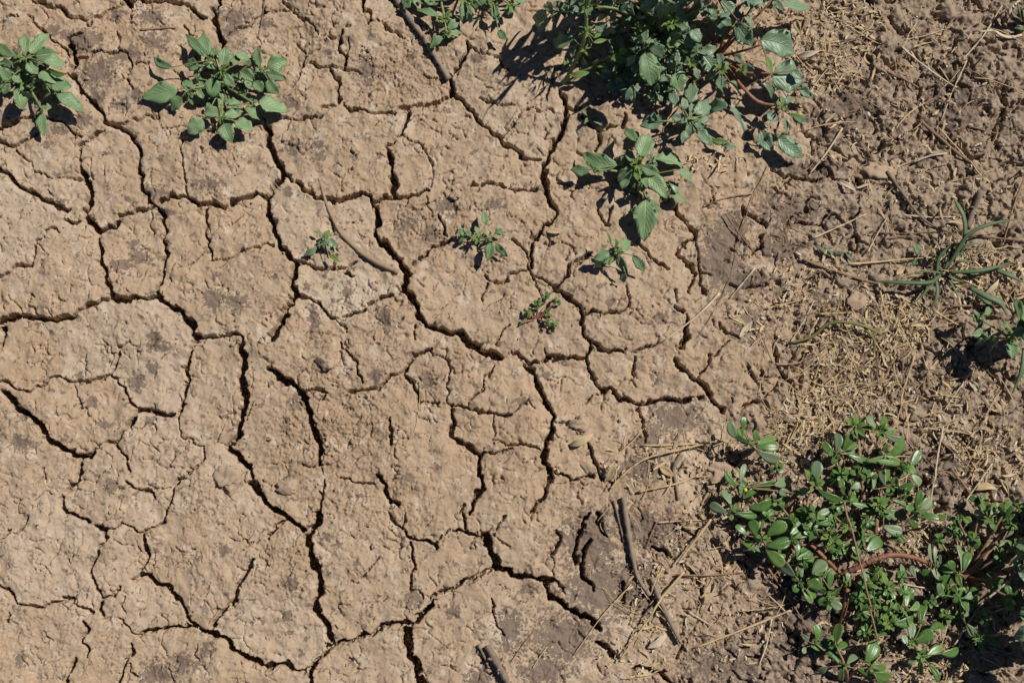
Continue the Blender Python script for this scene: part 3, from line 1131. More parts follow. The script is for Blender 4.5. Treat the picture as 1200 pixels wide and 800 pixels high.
# ------------------------------------------------------------------ green plants
p = Plant("amaranth_plant", "green weed with oval leaves cut off by the left border", "weed", 29, 92, 'am', 'stg', seed=1)
p.node(31, 68, 30, "36,64,56,41,16 29,62,28,42,14 17,66,0,52,12 41,65,64,62,18 51,72,75,75,16 57,80,78,86,7,y 31,74,44,86,13 24,70,17,62,8 15,75,0,76,9", (5, 9, 5, 'y'))
p.node(12, 92, 26, "24,82,17,84,7 13,91,25,95,8 6,95,2,84,10 10,96,5,110,12 4,88,-14,90,13 4,100,-12,108,12", (4, 8, 5))
p.node(52, 96, 24, "45,87,66,97,15 60,96,82,101,17 62,97,57,107,13 59,109,53,113,8 66,110,95,131,16", (4, 9, 5))
p.node(24, 106, 24, "20,104,27,128,17 26,108,38,113,12", (3, 8, 5))
p.node(49, 128, 17, "48,124,41,121,9 52,126,60,126,8 50,133,52,158,12", (4, 7, 4))
for q in ((36, 78, 16), (20, 84, 15), (56, 88, 14), (40, 102, 13), (28, 96, 14), (66, 104, 11), (10, 80, 15), (44, 58, 14)):
    p.node(q[0], q[1], q[2], '', (5, 10, 6.5), rad=.0009)
p.node(-8, 78, 40, "", (9, 26, 15))

p = Plant("amaranth_plant", "bushy green weed with oval leaves spread flat over cracked mud at upper left", "weed", 262, 100, 'am', 'stg', seed=2)
p.node(249, 70, 24, "244,67,220,43,12 243,67,238,41,14 252,68,253,58,9 233,79,219,75,14 241,77,254,80,8 202,79,181,68,10", (4, 9, 5, 'y'))
p.node(260, 84, 28, "261,77,264,56,16 268,71,281,70,11 276,64,292,68,12 286,72,293,77,8 263,87,275,101,11 246,92,249,113,18 260,86,266,76,7,y", (6, 10, 6, 'y'))
p.node(308, 84, 20, "305,77,302,57,14 313,79,335,71,18 312,86,334,92,13 300,85,305,82,8 314,93,326,109,13", (4, 8, 6))
p.node(284, 92, 22, "281,84,298,97,16 297,96,308,107,12 288,94,292,104,8", (3, 8, 6))
p.node(297, 121, 16, "303,119,335,130,22 288,126,303,140,14 268,124,281,121,12", (3, 8, 6))
p.node(222, 104, 18, "226,102,215,96,12 208,105,170,114,22 213,114,203,129,14 228,103,238,105,6 231,106,238,115,9", (4, 9, 6))
p.node(260, 139, 18, "257,134,240,132,14 263,136,280,135,12 262,145,271,165,18 277,142,295,152,16 237,139,222,156,18 256,122,259,117,6 256,127,260,138,7", (5, 8, 5, 'y'))
for q in ((240, 82, 15), (256, 96, 15), (272, 92, 15), (296, 86, 13), (286, 106, 13), (262, 118, 13), (246, 104, 13), (232, 92, 14), (268, 76, 16), (300, 70, 12), (276, 132, 11), (222, 112, 11), (250, 62, 14), (312, 102, 11), (246, 128, 12)):
    p.node(q[0], q[1], q[2], '', (5, 10, 6.5), rad=.0009)

p = Plant("amaranth_seedling", "tiny dark green seedling beside a half buried root", "seedling", 381, 288, 'amd', 'stg', seed=3)
p.node(381, 284, 12, "371,289,357,299,8 377,274,368,271,4,y 381,279,386,270,8,y 387,280,394,290,9 389,287,392,295,6 385,298,398,307,5,y", (9, 9, 5), rad=.001)

p = Plant("amaranth_seedling", "small blue green seedling between a hollow in the mud and thin cracks", "seedling", 560, 284, 'am', 'stg', seed=4)
p.node(560, 279, 15, "569,263,567,249,8 558,273,558,265,6 553,275,545,274,6", (6, 8, 5, 'y'), rad=.001)
p.node(573, 281, 16, "578,276,592,273,10 581,274,588,269,8 581,285,594,300,9 575,284,572,304,11 571,278,563,277,7 573,276,574,271,4,y", (4, 6, 4), rad=.001)
p.node(546, 274, 13, "544,270,536,273,8 543,268,544,262,6 548,277,538,284,6", (5, 6, 4), rad=.0009)

p = Plant("purslane_seedling", "tiny purslane seedling with red stems and small round leaves", "seedling", 629, 374, 'pu', 'str', seed=5)
for nx, ny, h in ((630, 356, 10), (641, 348, 11), (652, 353, 12), (619, 366, 9), (641, 367, 8), (642, 378, 10), (649, 382, 10), (612, 378, 6)):
    p.node(nx, ny, h, "", (5, 6.5, 4.6) if h > 6 else (2, 3, 2), rad=.0009)

p = Plant("amaranth_plant", "young green weed with a drooping broad leaf below its bright centre", "weed", 747, 205, 'am', 'stg', seed=6)
p.node(747, 193, 34, "751,184,761,160,21 746,166,734,152,11 740,190,736,176,10 740,197,725,210,15 737,211,730,222,11 742,193,754,184,8,y 751,195,772,204,13 744,201,747,211,9,y 751,211,758,220,10", (9, 11, 6, 'y'))
for q in ((738, 202, 24), (756, 200, 26), (750, 216, 20), (732, 190, 20), (764, 190, 24)):
    p.node(q[0], q[1], q[2], '', (6, 11, 7), rad=.001)
p.node(700, 198, 24, "723,194,686,180,19 691,199,670,199,13 697,196,702,204,7", (3, 6, 5))
p.node(766, 204, 24, "760,206,781,231,17 768,187,797,196,18 795,199,810,213,11", None)
p.node(786, 218, 12, "783,212,793,225,9,pp 784,229,803,238,14", None, rad=.001)
p.node(757, 232, 20, "757,234,755,279,25 763,234,769,252,12 746,246,737,248,8", (3, 9, 6), drop=0.45)

p = Plant("amaranth_seedling", "small seedling with rounded grey green leaves and dark leaf shadows at its left", "seedling", 723, 303, 'am', 'stg', seed=7)
p.node(724, 296, 26, "714,295,697,303,12 708,307,718,301,10 729,293,738,283,13 725,299,735,319,11 742,299,754,317,11 733,320,730,330,8 721,290,721,280,6,y 716,286,711,272,3,y", (5, 8, 4, 'y'), rad=.0013)
p.node(706, 304, 24, "704,303,698,313,8", None, rad=.001)

p = Plant("amaranth_plant", "sprawling weed at the top edge beside the bare grey stick", "weed", 548, -22, 'am', 'stg', seed=8)
p.node(521, 22, 18, "515,20,490,12,11 522,20,529,22,6 521,30,513,28,6", (7, 10, 4, 'y'), via=[(519, -4, 16)])
p.node(523, 40, 14, "525,35,538,23,10 522,41,540,39,7 518,43,505,56,11", (6, 9, 4, 'y'), via=[(519, -4, 16), (521, 20, 15)])
p.node(504, 2, 18, "510,5,497,-4,10 498,4,486,-3,10", (5, 10, 6))
p.node(482, -2, 16, "480,9,472,0,11 484,-4,490,8,8", (5, 12, 7))
p.node(545, 0, 24, "545,2,543,27,15 549,14,551,26,10 552,0,562,10,10", (6, 12, 6, 'y'))
p.node(578, 2, 22, "579,7,582,24,11 584,36,592,46,9 570,0,562,12,9", (6, 10, 5, 'y'))
p.node(599, 6, 26, "598,8,596,17,10 604,2,614,-6,10", (7, 10, 5, 'y'))
p.node(530, -14, 26, "", (8, 22, 11))
p.node(600, -20, 34, "", (9, 28, 14))

p = Plant("amaranth_plant", "tall leaning weed with a bright yellow green stem at the top", "weed", 658, 99, 'amd', 'stg', seed=9)
V = [(667, 87, 18), (676, 68, 40), (683, 51, 60)]
p.node(668, 88, 18, "665,82,662,68,7,y 670,90,690,85,7,y", None, via=[(663, 93, 8)], rad=.0022)
p.node(695, 79, 26, "695,79,711,78,12,y 697,80,703,88,8,y 695,76,700,70,6,y", None, via=[(668, 88, 16)], rad=.0014)
p.node(684, 58, 52, "672,46,650,52,19 675,52,671,67,10 683,68,687,75,7,y", (4, 9, 4, 'y'), via=V[:2], rad=.0022)
p.node(688, 38, 74, "698,28,712,41,14 697,45,704,40,6,y 695,50,710,47,5,y", (8, 12, 4, 'y'), via=V, rad=.0022)
p.node(686, 10, 105, "684,14,670,-6,19 686,3,687,20,10 690,8,706,-2,13", (7, 13, 6, 'y'), via=V + [(687, 30, 84)], rad=.002)
p.node(700, -22, 130, "690,-26,664,-30,14 706,-20,722,-10,13 696,-14,684,-4,11", (6, 18, 6), via=V + [(687, 30, 84), (689, 6, 108)], rad=.0018)
p.node(720, 62, 46, "713,67,739,73,10,y 724,63,736,60,9,y 713,47,721,59,9 710,43,718,34,6", (4, 9, 6), via=[(692, 80, 24)], rad=.0014)

p = Plant("amaranth_plant", "large dark weed at the top with a big pale crinkled leaf hanging over deep shade", "weed", 772, 40, 'amd', 'stg', seed=10)
p.hs = 1.3
for q in ((720, 8, 40), (742, 24, 50), (700, 4, 34), (724, 40, 30), (668, 4, 40), (760, 78, 30), (790, 98, 26), (748, 66, 44), (772, 20, 60), (800, 40, 50), (818, 62, 40), (772, 96, 30), (842, 22, 40)):
    p.node(q[0], q[1], q[2], '', (7, 21, 11))
p.node(757, 50, 66, "756,62,763,98,24,am 752,58,738,40,16 762,54,776,66,15", (5, 16, 9))
p.node(747, 33, 52, "745,28,736,22,6,y 750,36,757,47,7", (9, 10, 4, 'y'))
p.node(656, 14, 60, "652,2,662,22,9 664,15,672,11,8 640,12,629,30,18 630,30,631,39,9 648,18,640,6,9", (4, 14, 8), via=[(720, 10, 70)])
p.node(787, 28, 56, "783,3,797,15,15 795,8,800,27,11 796,30,808,35,9 808,37,820,49,13 786,20,780,8,10", (10, 12, 5, 'y'))
p.node(793, 74, 42, "792,62,787,84,11 791,86,798,106,17,am", (5, 12, 6))
p.node(811, 74, 38, "806,72,800,66,6 815,80,818,92,8", (8, 9, 4, 'y'))
p.node(824, 10, 44, "818,12,831,13,9 822,6,816,-6,11 828,14,838,22,9", (6, 14, 8))
p.node(775, -4, 80, "", (10, 34, 17))
p.node(738, 2, 66, "", (6, 22, 11))
p.node(722, -30, 90, "", (6, 30, 14))
p.node(825, -30, 85, "", (10, 36, 18))
p.node(735, 70, 16, "", (5, 22, 12))
p.node(775, 84, 16, "", (5, 24, 13))
p.node(812, 48, 16, "", (5, 22, 11))
p.node(770, 112, 22, "", (7, 18, 10))
for q in ((760, 14, 26), (802, 12, 26), (850, -14, 40), (780, 60, 16), (740, 100, 12), (820, 60, 16), (720, 88, 12)):
    p.node(q[0], q[1], q[2], "", (5, 27, 14))

p = Plant("amaranth_plant", "crinkled rosette weed with blue green leaves in front of the shaded clump", "weed", 806, 146, 'amd', 'stg', seed=11)
p.hs = 1.35
p.node(807, 139, 30, "810,120,811,100,15 795,124,785,108,10 802,129,800,115,9 813,132,829,118,16 808,131,811,122,7 798,139,788,136,9 819,142,829,135,12 806,141,821,139,4,y 808,146,806,161,12 803,153,799,167,9 819,153,833,169,13 814,144,824,150,9", (8, 12, 6), drop=0.8)
p.node(777, 142, 26, "778,142,752,147,18 770,142,766,132,9", None)
p.node(852, 124, 26, "853,124,831,127,15 854,123,871,153,7", None)
p.node(848, 170, 12, "834,166,852,166,9,y 849,171,862,173,7", (3, 7, 4))

p = Plant("amaranth_plant", "spreading weed with broad veined leaves and a red stem, furthest right of the top clump", "weed", 842, 66, 'amd', 'str', seed=12)
p.hs = 1.25
p.node(845, 82, 34, "844,77,841,64,9 840,87,827,92,11 838,92,851,107,18 855,96,867,112,12 848,80,857,74,8", (8, 11, 5, 'y'))
p.node(869, 80, 30, "874,75,883,91,13 868,74,862,66,8", (6, 9, 4, 'y'))
p.node(868, 28, 40, "841,-2,870,22,11 862,28,880,52,20 872,18,882,34,9", None, via=[(850, 40, 26)])
p.node(882, 8, 44, "880,9,876,-6,15 884,8,898,-2,11", (5, 13, 7))
p.node(906, 0, 40, "903,2,916,16,11 915,3,948,8,11 900,-4,890,-14,12", (6, 16, 9))
p.node(893, 52, 40, "890,47,928,62,29,amd 897,66,904,87,7,y", None, via=[(870, 60, 28)], stem='s')
p.node(905, 86, 34, "904,90,938,92,34 927,84,939,92,11 897,96,904,115,10", None, via=[(868, 84, 24)])
p.node(917, 124, 26, "913,115,920,131,12 899,132,910,141,12 928,135,943,141,10 922,133,947,138,5,y 918,138,922,157,7 922,122,930,114,9", (6, 11, 5, 'y'), via=[(870, 102, 22), (890, 120, 20)], rad=.0021)
p.node(909, 158, 16, "892,153,905,175,17 912,161,939,183,19", (3, 7, 4), via=[(870, 102, 22), (890, 120, 20), (912, 135, 18)], rad=.0014)
p.node(940, 102, 18, "936,106,952,115,11 938,103,950,112,11", (3, 6, 4))

p = Plant("amaranth_seedling", "tiny narrow leaved seedling beside the deep crack below the top clump", "seedling", 691, 138, 'am', 'stg', seed=13)
p.node(691, 136, 8, "689,136,681,130,5 691,133,698,128,5 693,139,705,147,5 690,138,685,145,4", None, rad=.0008)

p = Plant("amaranth_plant", "leafy weed at the right border casting a large shadow", "weed", 1186, 398, 'am', 'stg', seed=14)
p.node(1186, 393, 58, "1183,398,1186,419,14 1177,383,1171,379,9 1191,381,1202,380,13 1196,374,1190,352,10 1196,396,1212,402,14", (9, 14, 5, 'y'), rad=.002)
p.node(1152, 393, 48, "1152,392,1140,392,11 1165,402,1161,410,9 1160,396,1167,408,8 1150,396,1143,404,8", (3, 9, 5), via=[(1172, 396, 36)])
p.node(1146, 372, 40, "1140,364,1148,379,8 1154,368,1160,362,8", (3, 8, 4), via=[(1172, 388, 32)])
p.node(1206, 384, 78, "", (9, 26, 14))

p = Plant("leafy_weed", "weed at the right edge half hidden by the border above the purslane shade", "weed", 1236, 645, 'amd', 'stp', seed=15)
p.node(1200, 661, 58, "1200,658,1190,664,12,pp 1204,652,1194,648,9,pp", (4, 12, 8))
p.node(1240, 600, 60, "", (7, 40, 22))
p.node(1244, 690, 95, "", (13, 52, 28))
p.node(1226, 740, 80, "1204,743,1190,743,7", (10, 44, 24))
p.node(1215, 650, 66, "", (9, 34, 18))

# grasses
p = Plant("grass_tuft", "green grass tuft with long curved blades among brown straw at right", "grass tuft", 1106, 318, 'gr', 'stg', seed=20)
for pts, w in (([(1110, 312, 6), (1127, 286, 20), (1131, 272, 26), (1129, 254, 30), (1123, 242, 30), (1117, 231, 26)], 7.5),
               ([(1108, 316, 4), (1125, 287, 26), (1136, 274, 34), (1159, 263, 36), (1197, 256, 24)], 6.5),
               ([(1098, 322, 3), (1099, 306, 12), (1104, 297, 16), (1115, 286, 18)], 6.5),
               ([(1102, 322, 6), (1089, 331, 16), (1054, 331, 18), (1022, 329, 10)], 7.5),
               ([(1101, 322, 6), (1086, 340, 12), (1073, 354, 8)], 5.5),
               ([(1097, 326, 8), (1098, 346, 14), (1088, 369, 8)], 6.5),
               ([(1112, 319, 8), (1140, 318, 16), (1159, 315, 16), (1188, 307, 8)], 8),
               ([(1116, 312, 5), (1125, 306, 14), (1143, 307, 10)], 5.5), ([(1125, 296, 8), (1133, 287, 16), (1160, 286, 10)], 5),
               ([(1106, 318, 4), (1113, 300, 14), (1119, 280, 20)], 6), ([(1108, 320, 3), (1116, 326, 8), (1130, 331, 6)], 6),
               ([(1104, 316, 3), (1098, 310, 8), (1090, 300, 10)], 5)):
    p.blade(pts, w * .68)
p.blade([(1106, 316, 3), (1120, 300, 12), (1140, 292, 12)], 2.6)
p.blade([(1104, 320, 3), (1085, 318, 10), (1062, 322, 6)], 2.6)
p.blade([(1108, 322, 3), (1118, 338, 10), (1124, 352, 5)], 2.8)
p.blade([(1104, 314, 3), (1094, 296, 14), (1082, 284, 8)], 2.4, 'ol')
p.blade([(1110, 316, 3), (1136, 322, 10), (1160, 328, 5)], 2.6, 'ol')
p = Plant("grass_tuft", "short green grass blades arching right of the long grass, above the leafy weed", "grass tuft", 1140, 340, 'gr', 'stg', seed=21)
for pts, w in (([(1136, 337, 6), (1155, 347, 18), (1172, 355, 18), (1180, 369, 10)], 8), ([(1168, 317, 8), (1182, 322, 12), (1202, 332, 10)], 6.5),
               ([(1142, 342, 4), (1158, 356, 8), (1166, 364, 6)], 6), ([(1200, 408, 14), (1198, 432, 18), (1186, 461, 8)], 7)):
    p.blade(pts, w)
p = Plant("grass_tuft", "grass tuft with a pale withered blade in the upper right corner", "grass tuft", 1203, 32, 'gr', 'stg', seed=22)
for pts, w, m in (([(1200, 34, 4), (1184, 18, 20), (1187, 8, 24), (1198, -2, 20)], 5, 'pale'), ([(1198, 41, 4), (1183, 44, 6), (1172, 41, 7), (1163, 36, 5), (1140, 40, 3)], 4, 'pale'),
                  ([(1200, 30, 4), (1190, 23, 16), (1184, 24, 16)], 5, 'gr'), ([(1201, 28, 4), (1196, 16, 26), (1192, 3, 30)], 7, 'gr'), ([(1203, 30, 4), (1203, 10, 30), (1199, -4, 34)], 8, 'gr'),
                  ([(1201, 34, 4), (1196, 34, 12), (1188, 33, 10)], 6, 'gr'), ([(1203, 26, 4), (1208, 10, 26), (1214, -4, 30)], 8, 'gr'), ([(1200, 24, 4), (1193, 18, 14), (1187, 14, 14)], 5, 'ol')):
    p.blade(pts, w, m)
p = Plant("bent_grass", "single yellowing grass blade bent in an arc over straw", "grass", 1042, 399, 'gr', 'stg', seed=23)
p.blade([(926, 402, 3), (952, 394, 4), (968, 381, 9), (986, 377, 13), (1009, 381, 14), (1024, 387, 12), (1043, 399, 2)], 3.8, 'ol')
p.blade([(1012, 383, 13), (1024, 398, 10), (1026, 419, 3)], 3.4, 'ol')
p.blade([(980, 383, 5), (988, 387, 6), (998, 393, 3)], 3.2, 'ol')
p = Plant("grass_sprout", "few short green grass blades lying on grey cracked soil", "grass tuft", 974, 300, 'gr', 'stg', seed=24)
for pts, w in (([(974, 300, 2), (966, 295, 7), (956, 288, 5)], 6.5), ([(976, 299, 2), (970, 293, 7), (966, 290, 5)], 5), ([(977, 299, 2), (983, 297, 5), (989, 296, 3)], 5.5), ([(990, 296, 2), (995, 302, 5), (999, 307, 3)], 5), ([(996, 300, 2), (999, 296, 5)], 4)):
    p.blade(pts, w)
p = Plant("green_sprout", "single small oval leaf sprout just left of the long grass", "seedling", 1078, 298, 'am', 'stg', seed=25)
p.node(1077, 297, 8, "1078,297,1072,286,8 1074,305,1070,312,6", None, rad=.0008)

# purslane
p = Plant("purslane_plant", "large sprawling purslane with fleshy leaves and thick red brown stems at lower right", "purslane", 984, 674, 'pu', 'stp', seed=30)
p.tube([W(980, 676, .012), W(993, 670, .020), W(1010, 662, .026), W(1025, 655, .029), W(1043, 650, .030), W(1062, 651, .027), W(1080, 656, .018), W(1094, 664, .006)], [.0029, .0031, .0031, .0030, .0029, .0028, .0027, .0024], 'str')
p.tube([W(984, 671, .014), W(978, 665, .018), W(963, 650, .022), W(950, 638, .020)], [.0024, .0024, .0024, .002], 'str')
p.tube([W(994, 680, .014), W(992, 700, .018), W(986, 731, .006)], [.0028, .0029, .0027], 'str')
p.tube([W(1012, 585, .016), W(1010, 560, .020), W(1007, 530, .020), W(1006, 515, .018)], [.0024, .0024, .0024, .002], 'stp')
p.tube([W(1028, 604, .022), W(1027, 615, .022), W(1025, 629, .012)], [.0024] * 3, 'stp')
p.tube([W(1002, 616, .022), W(995, 630, .012)], [.0026, .0024], 'stp')
p.tube([W(918, 640, .018), W(932, 648, .02), W(944, 656, .016)], [.0026, .0026, .0022], 'stp')
p.tube([W(945, 578, .018), W(950, 600, .02), W(956, 612, .016)], [.0024, .0024, .002], 'stp')
ND = [
 (878, 519, 34, "865,514,856,495,11,pp 870,502,872,489,8 868,500,871,511,9,y 877,519,864,512,7 884,517,885,505,8 888,518,908,513,9 886,523,911,524,10 889,529,912,538,14,pp", (3, 7, 5), [(920, 590, 20), (876, 548, 24)]),
 (872, 571, 26, "865,570,851,553,8 868,566,873,545,8,pp 867,583,870,567,7,pp 871,584,886,574,9 880,570,908,567,11 908,568,920,563,12,pp 925,576,914,576,10,pp 928,577,940,576,6", (3, 7, 5), [(925, 610, 22)]),
 (857, 598, 28, "856,590,850,574,13,pp 851,600,833,591,12,pp 862,600,888,602,10 878,594,902,588,14 857,600,857,592,6,y", (4, 8, 5), [(930, 630, 22)]),
 (893, 631, 28, "889,631,880,611,14 875,627,863,616,9 885,646,872,634,10 881,639,893,643,8,pp 899,627,920,614,16 898,639,924,633,15 898,643,917,661,15 892,622,895,606,6", (4, 9, 6), [(940, 640, 22)]),
 (900, 606, 24, "896,604,907,598,9 910,606,923,607,9 900,608,894,600,6", (3, 7, 5), [(940, 630, 20)]),
 (928, 631, 28, "926,627,941,610,12 931,630,947,624,10 934,652,932,635,8 934,655,951,650,10 925,634,917,640,8", (4, 8, 5), [(950, 640, 22)]),
 (938, 681, 24, "931,674,916,659,15,pp 940,678,937,658,7,pp 943,676,961,660,16 944,684,961,682,14 938,685,930,692,9 940,688,951,705,8", (4, 9, 6), [(962, 674, 16)]),
 (980, 531, 30, "980,529,981,509,11,pp 987,529,996,509,9 978,532,966,519,10 992,527,1004,521,9 977,537,972,529,6 993,532,1018,541,9 988,531,1001,529,7,pp", (4, 8, 5), [(1005, 600, 22), (1000, 560, 22)]),
 (1002, 500, 32, "", (12, 14, 5, 'y'), [(1012, 585, 16), (1008, 540, 22)]),
 (1031, 505, 34, "1026,502,1017,488,10,pp 1028,502,1015,498,6,pp 1031,500,1037,488,9 1036,507,1048,507,6 1033,504,1046,503,6 1038,508,1055,514,8,pp", (5, 10, 5, 'y'), [(1015, 590, 20), (1034, 535, 26)]),
 (1038, 535, 30, "1039,535,1056,513,17 1015,540,1053,542,12 1036,530,1040,520,7,y", (3, 7, 5), [(1020, 600, 18)]),
 (1062, 548, 26, "1067,546,1077,529,12 1051,547,1065,550,9,y 1061,549,1073,553,10,y 1068,555,1078,567,10,pp", (3, 8, 6), [(1030, 600, 20)]),
 (1008, 554, 28, "1008,553,997,553,10 1010,554,1014,544,8 1008,548,1000,545,6", (3, 7, 5), None),
 (1043, 570, 28, "1037,568,1032,552,9,pp 1039,564,1040,548,10 1047,570,1051,559,10,y 1052,571,1070,568,10 1050,566,1053,556,7 1023,573,1023,561,6,pp", (5, 9, 6), None),
 (955, 568, 32, "952,566,958,542,15,pp 959,574,983,585,10 950,560,943,550,7,y 948,572,937,578,8 956,572,966,565,7", (4, 9, 5, 'y'), [(965, 640, 22)]),
 (995, 586, 26, "997,572,1007,567,9,pp 998,589,1021,596,9 992,580,988,570,7 988,590,975,596,8", (7, 9, 5), None),
 (1030, 591, 26, "", (11, 11, 5, 'y'), None),
 (1060, 578, 24, "1060,577,1066,576,9,pp 1052,578,1058,572,8,pp 1045,586,1065,594,6", (4, 8, 6), None),
 (1076, 598, 28, "1073,594,1079,575,9 1076,597,1090,586,15,pp 1074,606,1099,607,8 1064,608,1074,617,9 1070,598,1062,594,8", (6, 9, 5), [(1050, 650, 28)]),
 (957, 608, 28, "953,607,971,598,9,pp 959,613,978,607,9 952,612,942,618,9 955,602,950,592,7", (5, 9, 6), None),
 (973, 628, 24, "969,644,987,640,11 970,622,980,616,7", (12, 10, 5, 'y'), None),
 (993, 615, 24, "", (10, 9, 4.6, 'y'), None),
 (1010, 632, 26, "1010,630,1010,615,8 1015,645,1031,632,15 998,640,1008,648,9 997,651,1007,651,9 1014,634,1024,626,7", (6, 9, 5), None),
 (1035, 601, 26, "1037,599,1050,607,11,pp 1035,616,1056,622,13,pp 1032,598,1024,594,7", (7, 9, 5), None),
 (962, 674, 30, "952,672,967,659,16,pp 963,690,948,680,15 966,676,976,668,10 972,690,974,671,8 957,684,966,694,9 945,690,956,697,10", (5, 9, 6), None),
 (989, 680, 24, "989,686,994,672,8 984,690,976,697,9", (4, 8, 5), None),
 (972, 702, 22, "972,703,985,712,11,pp 968,700,960,707,9 973,696,983,690,8", (8, 10, 6), None),
 (1016, 684, 26, "1013,682,1016,669,10,pp 1020,680,1028,672,7", (10, 10, 5), None),
 (1024, 700, 22, "1025,746,1037,740,9", (12, 11, 5), None),
 (1040, 690, 22, "1040,686,1033,669,7,y", (11, 10, 5), None),
 (1010, 716, 20, "", (10, 10, 5.4), None),
 (1041, 730, 20, "", (9, 10, 5.4, 'y'), [(1020, 700, 16)]),
 (1028, 672, 22, "", (8, 9, 5), None),
 (930, 612, 22, "", (9, 11, 7), None), (945, 600, 24, "", (8, 11, 7), None), (912, 590, 20, "", (7, 10, 7), None), (912, 650, 20, "", (6, 10, 7), None),
 (985, 555, 24, "", (8, 11, 7), None), (1020, 560, 22, "", (8, 11, 7), None), (1018, 610, 24, "", (8, 11, 7), None), (1050, 625, 20, "", (6, 9, 6), None), (975, 600, 24, "", (9, 11, 7), None),
 (942, 655, 24, "", (9, 11, 7), None), (952, 620, 26, "", (8, 11, 7), None), (980, 645, 26, "", (9, 10, 6), None), (1005, 700, 22, "", (9, 10, 6), None), (1045, 712, 20, "", (8, 10, 6), None), (1030, 725, 20, "", (8, 11, 6), None), (1060, 695, 20, "", (8, 10, 6), None), (1016, 740, 16, "", (7, 10, 6), None), (1000, 570, 20, "", (8, 10, 6), None), (910, 545, 14, "", (3, 8, 5), None),
 (1057, 676, 20, "1056,673,1057,662,10,pp 1073,676,1069,663,7,pp", (4, 7, 5), None),
]
p.branching = True
for q in ((978, 665, .018), (963, 650, .022), (950, 638, .020), (992, 700, .018), (1010, 662, .024), (1043, 650, .028), (1025, 629, .014), (995, 630, .014), (1010, 585, .016)):
    p.joints.append(W(*q))
for nx, ny, h, lv, rs, via in sorted(ND, key=lambda q: math.hypot(q[0] - 984, q[1] - 674)):
    rs = (rs[0] + 2, rs[1] * 1.3, rs[2] * 1.25) + tuple(rs[3:])
    p.node(nx, ny, h * 1.15, lv, rs, rad=.0013, drop=0.85)
bud = W(873, 574, .030)
v, f = tube_geo([bud, bud + np.array([0, 0, .002]), bud + np.array([0, 0, .0045])], [.0012, .0026, .0012], 8)
link_mesh("flower_bud", v, f, M['yel'], p.e, p.o)

p = Plant("purslane_plant", "purslane with folded pale leaf in deep shade near the right border", "purslane", 1130, 676, 'pu', 'stp', seed=31)
p.tube([W(1128, 676, .008), W(1148, 659, .016), W(1167, 633, .018)], [.0034, .0034, .003], 'stp')
for nx, ny, h, lv, rs, via in [
 (1097, 664, 22, "1093,660,1090,638,4.5,pp 1096,660,1096,641,4.5,pp 1102,661,1101,650,4,pp 1090,664,1100,677,9,pp 1099,666,1118,666,13 1098,678,1123,675,17 1090,668,1080,672,8", (3, 7, 5), None),
 (1124, 672, 30, "1127,669,1123,640,18,pp 1130,668,1136,648,10 1122,670,1128,687,7,y 1118,668,1112,658,9", (3, 8, 6), None),
 (1157, 607, 32, "1155,605,1143,599,9,pp 1150,598,1152,588,11 1161,603,1165,590,8 1158,609,1167,620,9 1168,603,1185,589,14 1160,608,1170,607,8", (6, 9, 5, 'y'), [(1148, 659, 18), (1165, 634, 20)]),
 (1122, 608, 28, "1113,604,1127,614,10 1129,606,1138,613,9,y 1110,604,1100,608,8", (4, 9, 7), [(1140, 650, 18)]),
 (1184, 616, 30, "1179,613,1192,620,8,y 1176,633,1187,641,7,pp 1180,628,1187,622,6,pp 1170,640,1176,634,6,pp", (7, 10, 5), [(1165, 634, 20)]),
 (1194, 594, 30, "1188,590,1202,591,10 1190,598,1182,606,8", (5, 10, 7), [(1167, 633, 18)]),
 (1140, 632, 26, "", (10, 13, 8), None), (1178, 598, 34, "", (8, 13, 8), None), (1150, 588, 26, "", (6, 11, 7), None), (1118, 622, 22, "", (8, 12, 8), None), (1172, 650, 24, "", (8, 12, 8), None), (1106, 690, 24, "", (9, 12, 8), None), (1090, 704, 20, "", (8, 11, 7), None), (1110, 720, 20, "", (7, 11, 7), None), (1190, 640, 30, "", (8, 12, 8), None), (1135, 700, 24, "", (8, 13, 8), None), (1165, 680, 30, "", (8, 13, 8), None), (1185, 700, 34, "", (8, 14, 9), None), (1150, 722, 22, "", (7, 12, 8), None), (1100, 632, 16, "", (5, 10, 7), None)]:
    p.node(nx, ny, h, lv, rs, via=via, rad=.0016, drop=0.85)

p = Plant("purslane_plant", "small purslane sprig with a crescent shaped leaf at the bottom edge", "purslane", 994, 798, 'pu', 'stp', seed=32)
for nx, ny, h, lv, rs, via in [
 (990, 779, 30, "984,776,964,752,18 993,777,1003,768,9,pp 970,781,961,787,9,pp 988,784,985,796,7", (4, 8, 5), None),
 (979, 755, 28, "978,756,983,732,16 982,760,991,753,9 978,752,974,744,7", (3, 7, 5), [(990, 779, 24)]),
 (956, 754, 24, "956,752,955,732,11 948,752,941,745,6,pp 944,758,941,764,7,pp 950,756,962,758,8", (4, 8, 5), [(985, 778, 18)]),
 (1020, 781, 28, "1015,776,1025,753,18 1005,783,1026,790,8 1017,781,1036,784,9 1023,788,1042,793,15 1028,796,1036,806,10", (4, 9, 6), [(1002, 786, 18)])]:
    p.node(nx, ny, h, lv, rs, via=via, rad=.0016, drop=0.85)

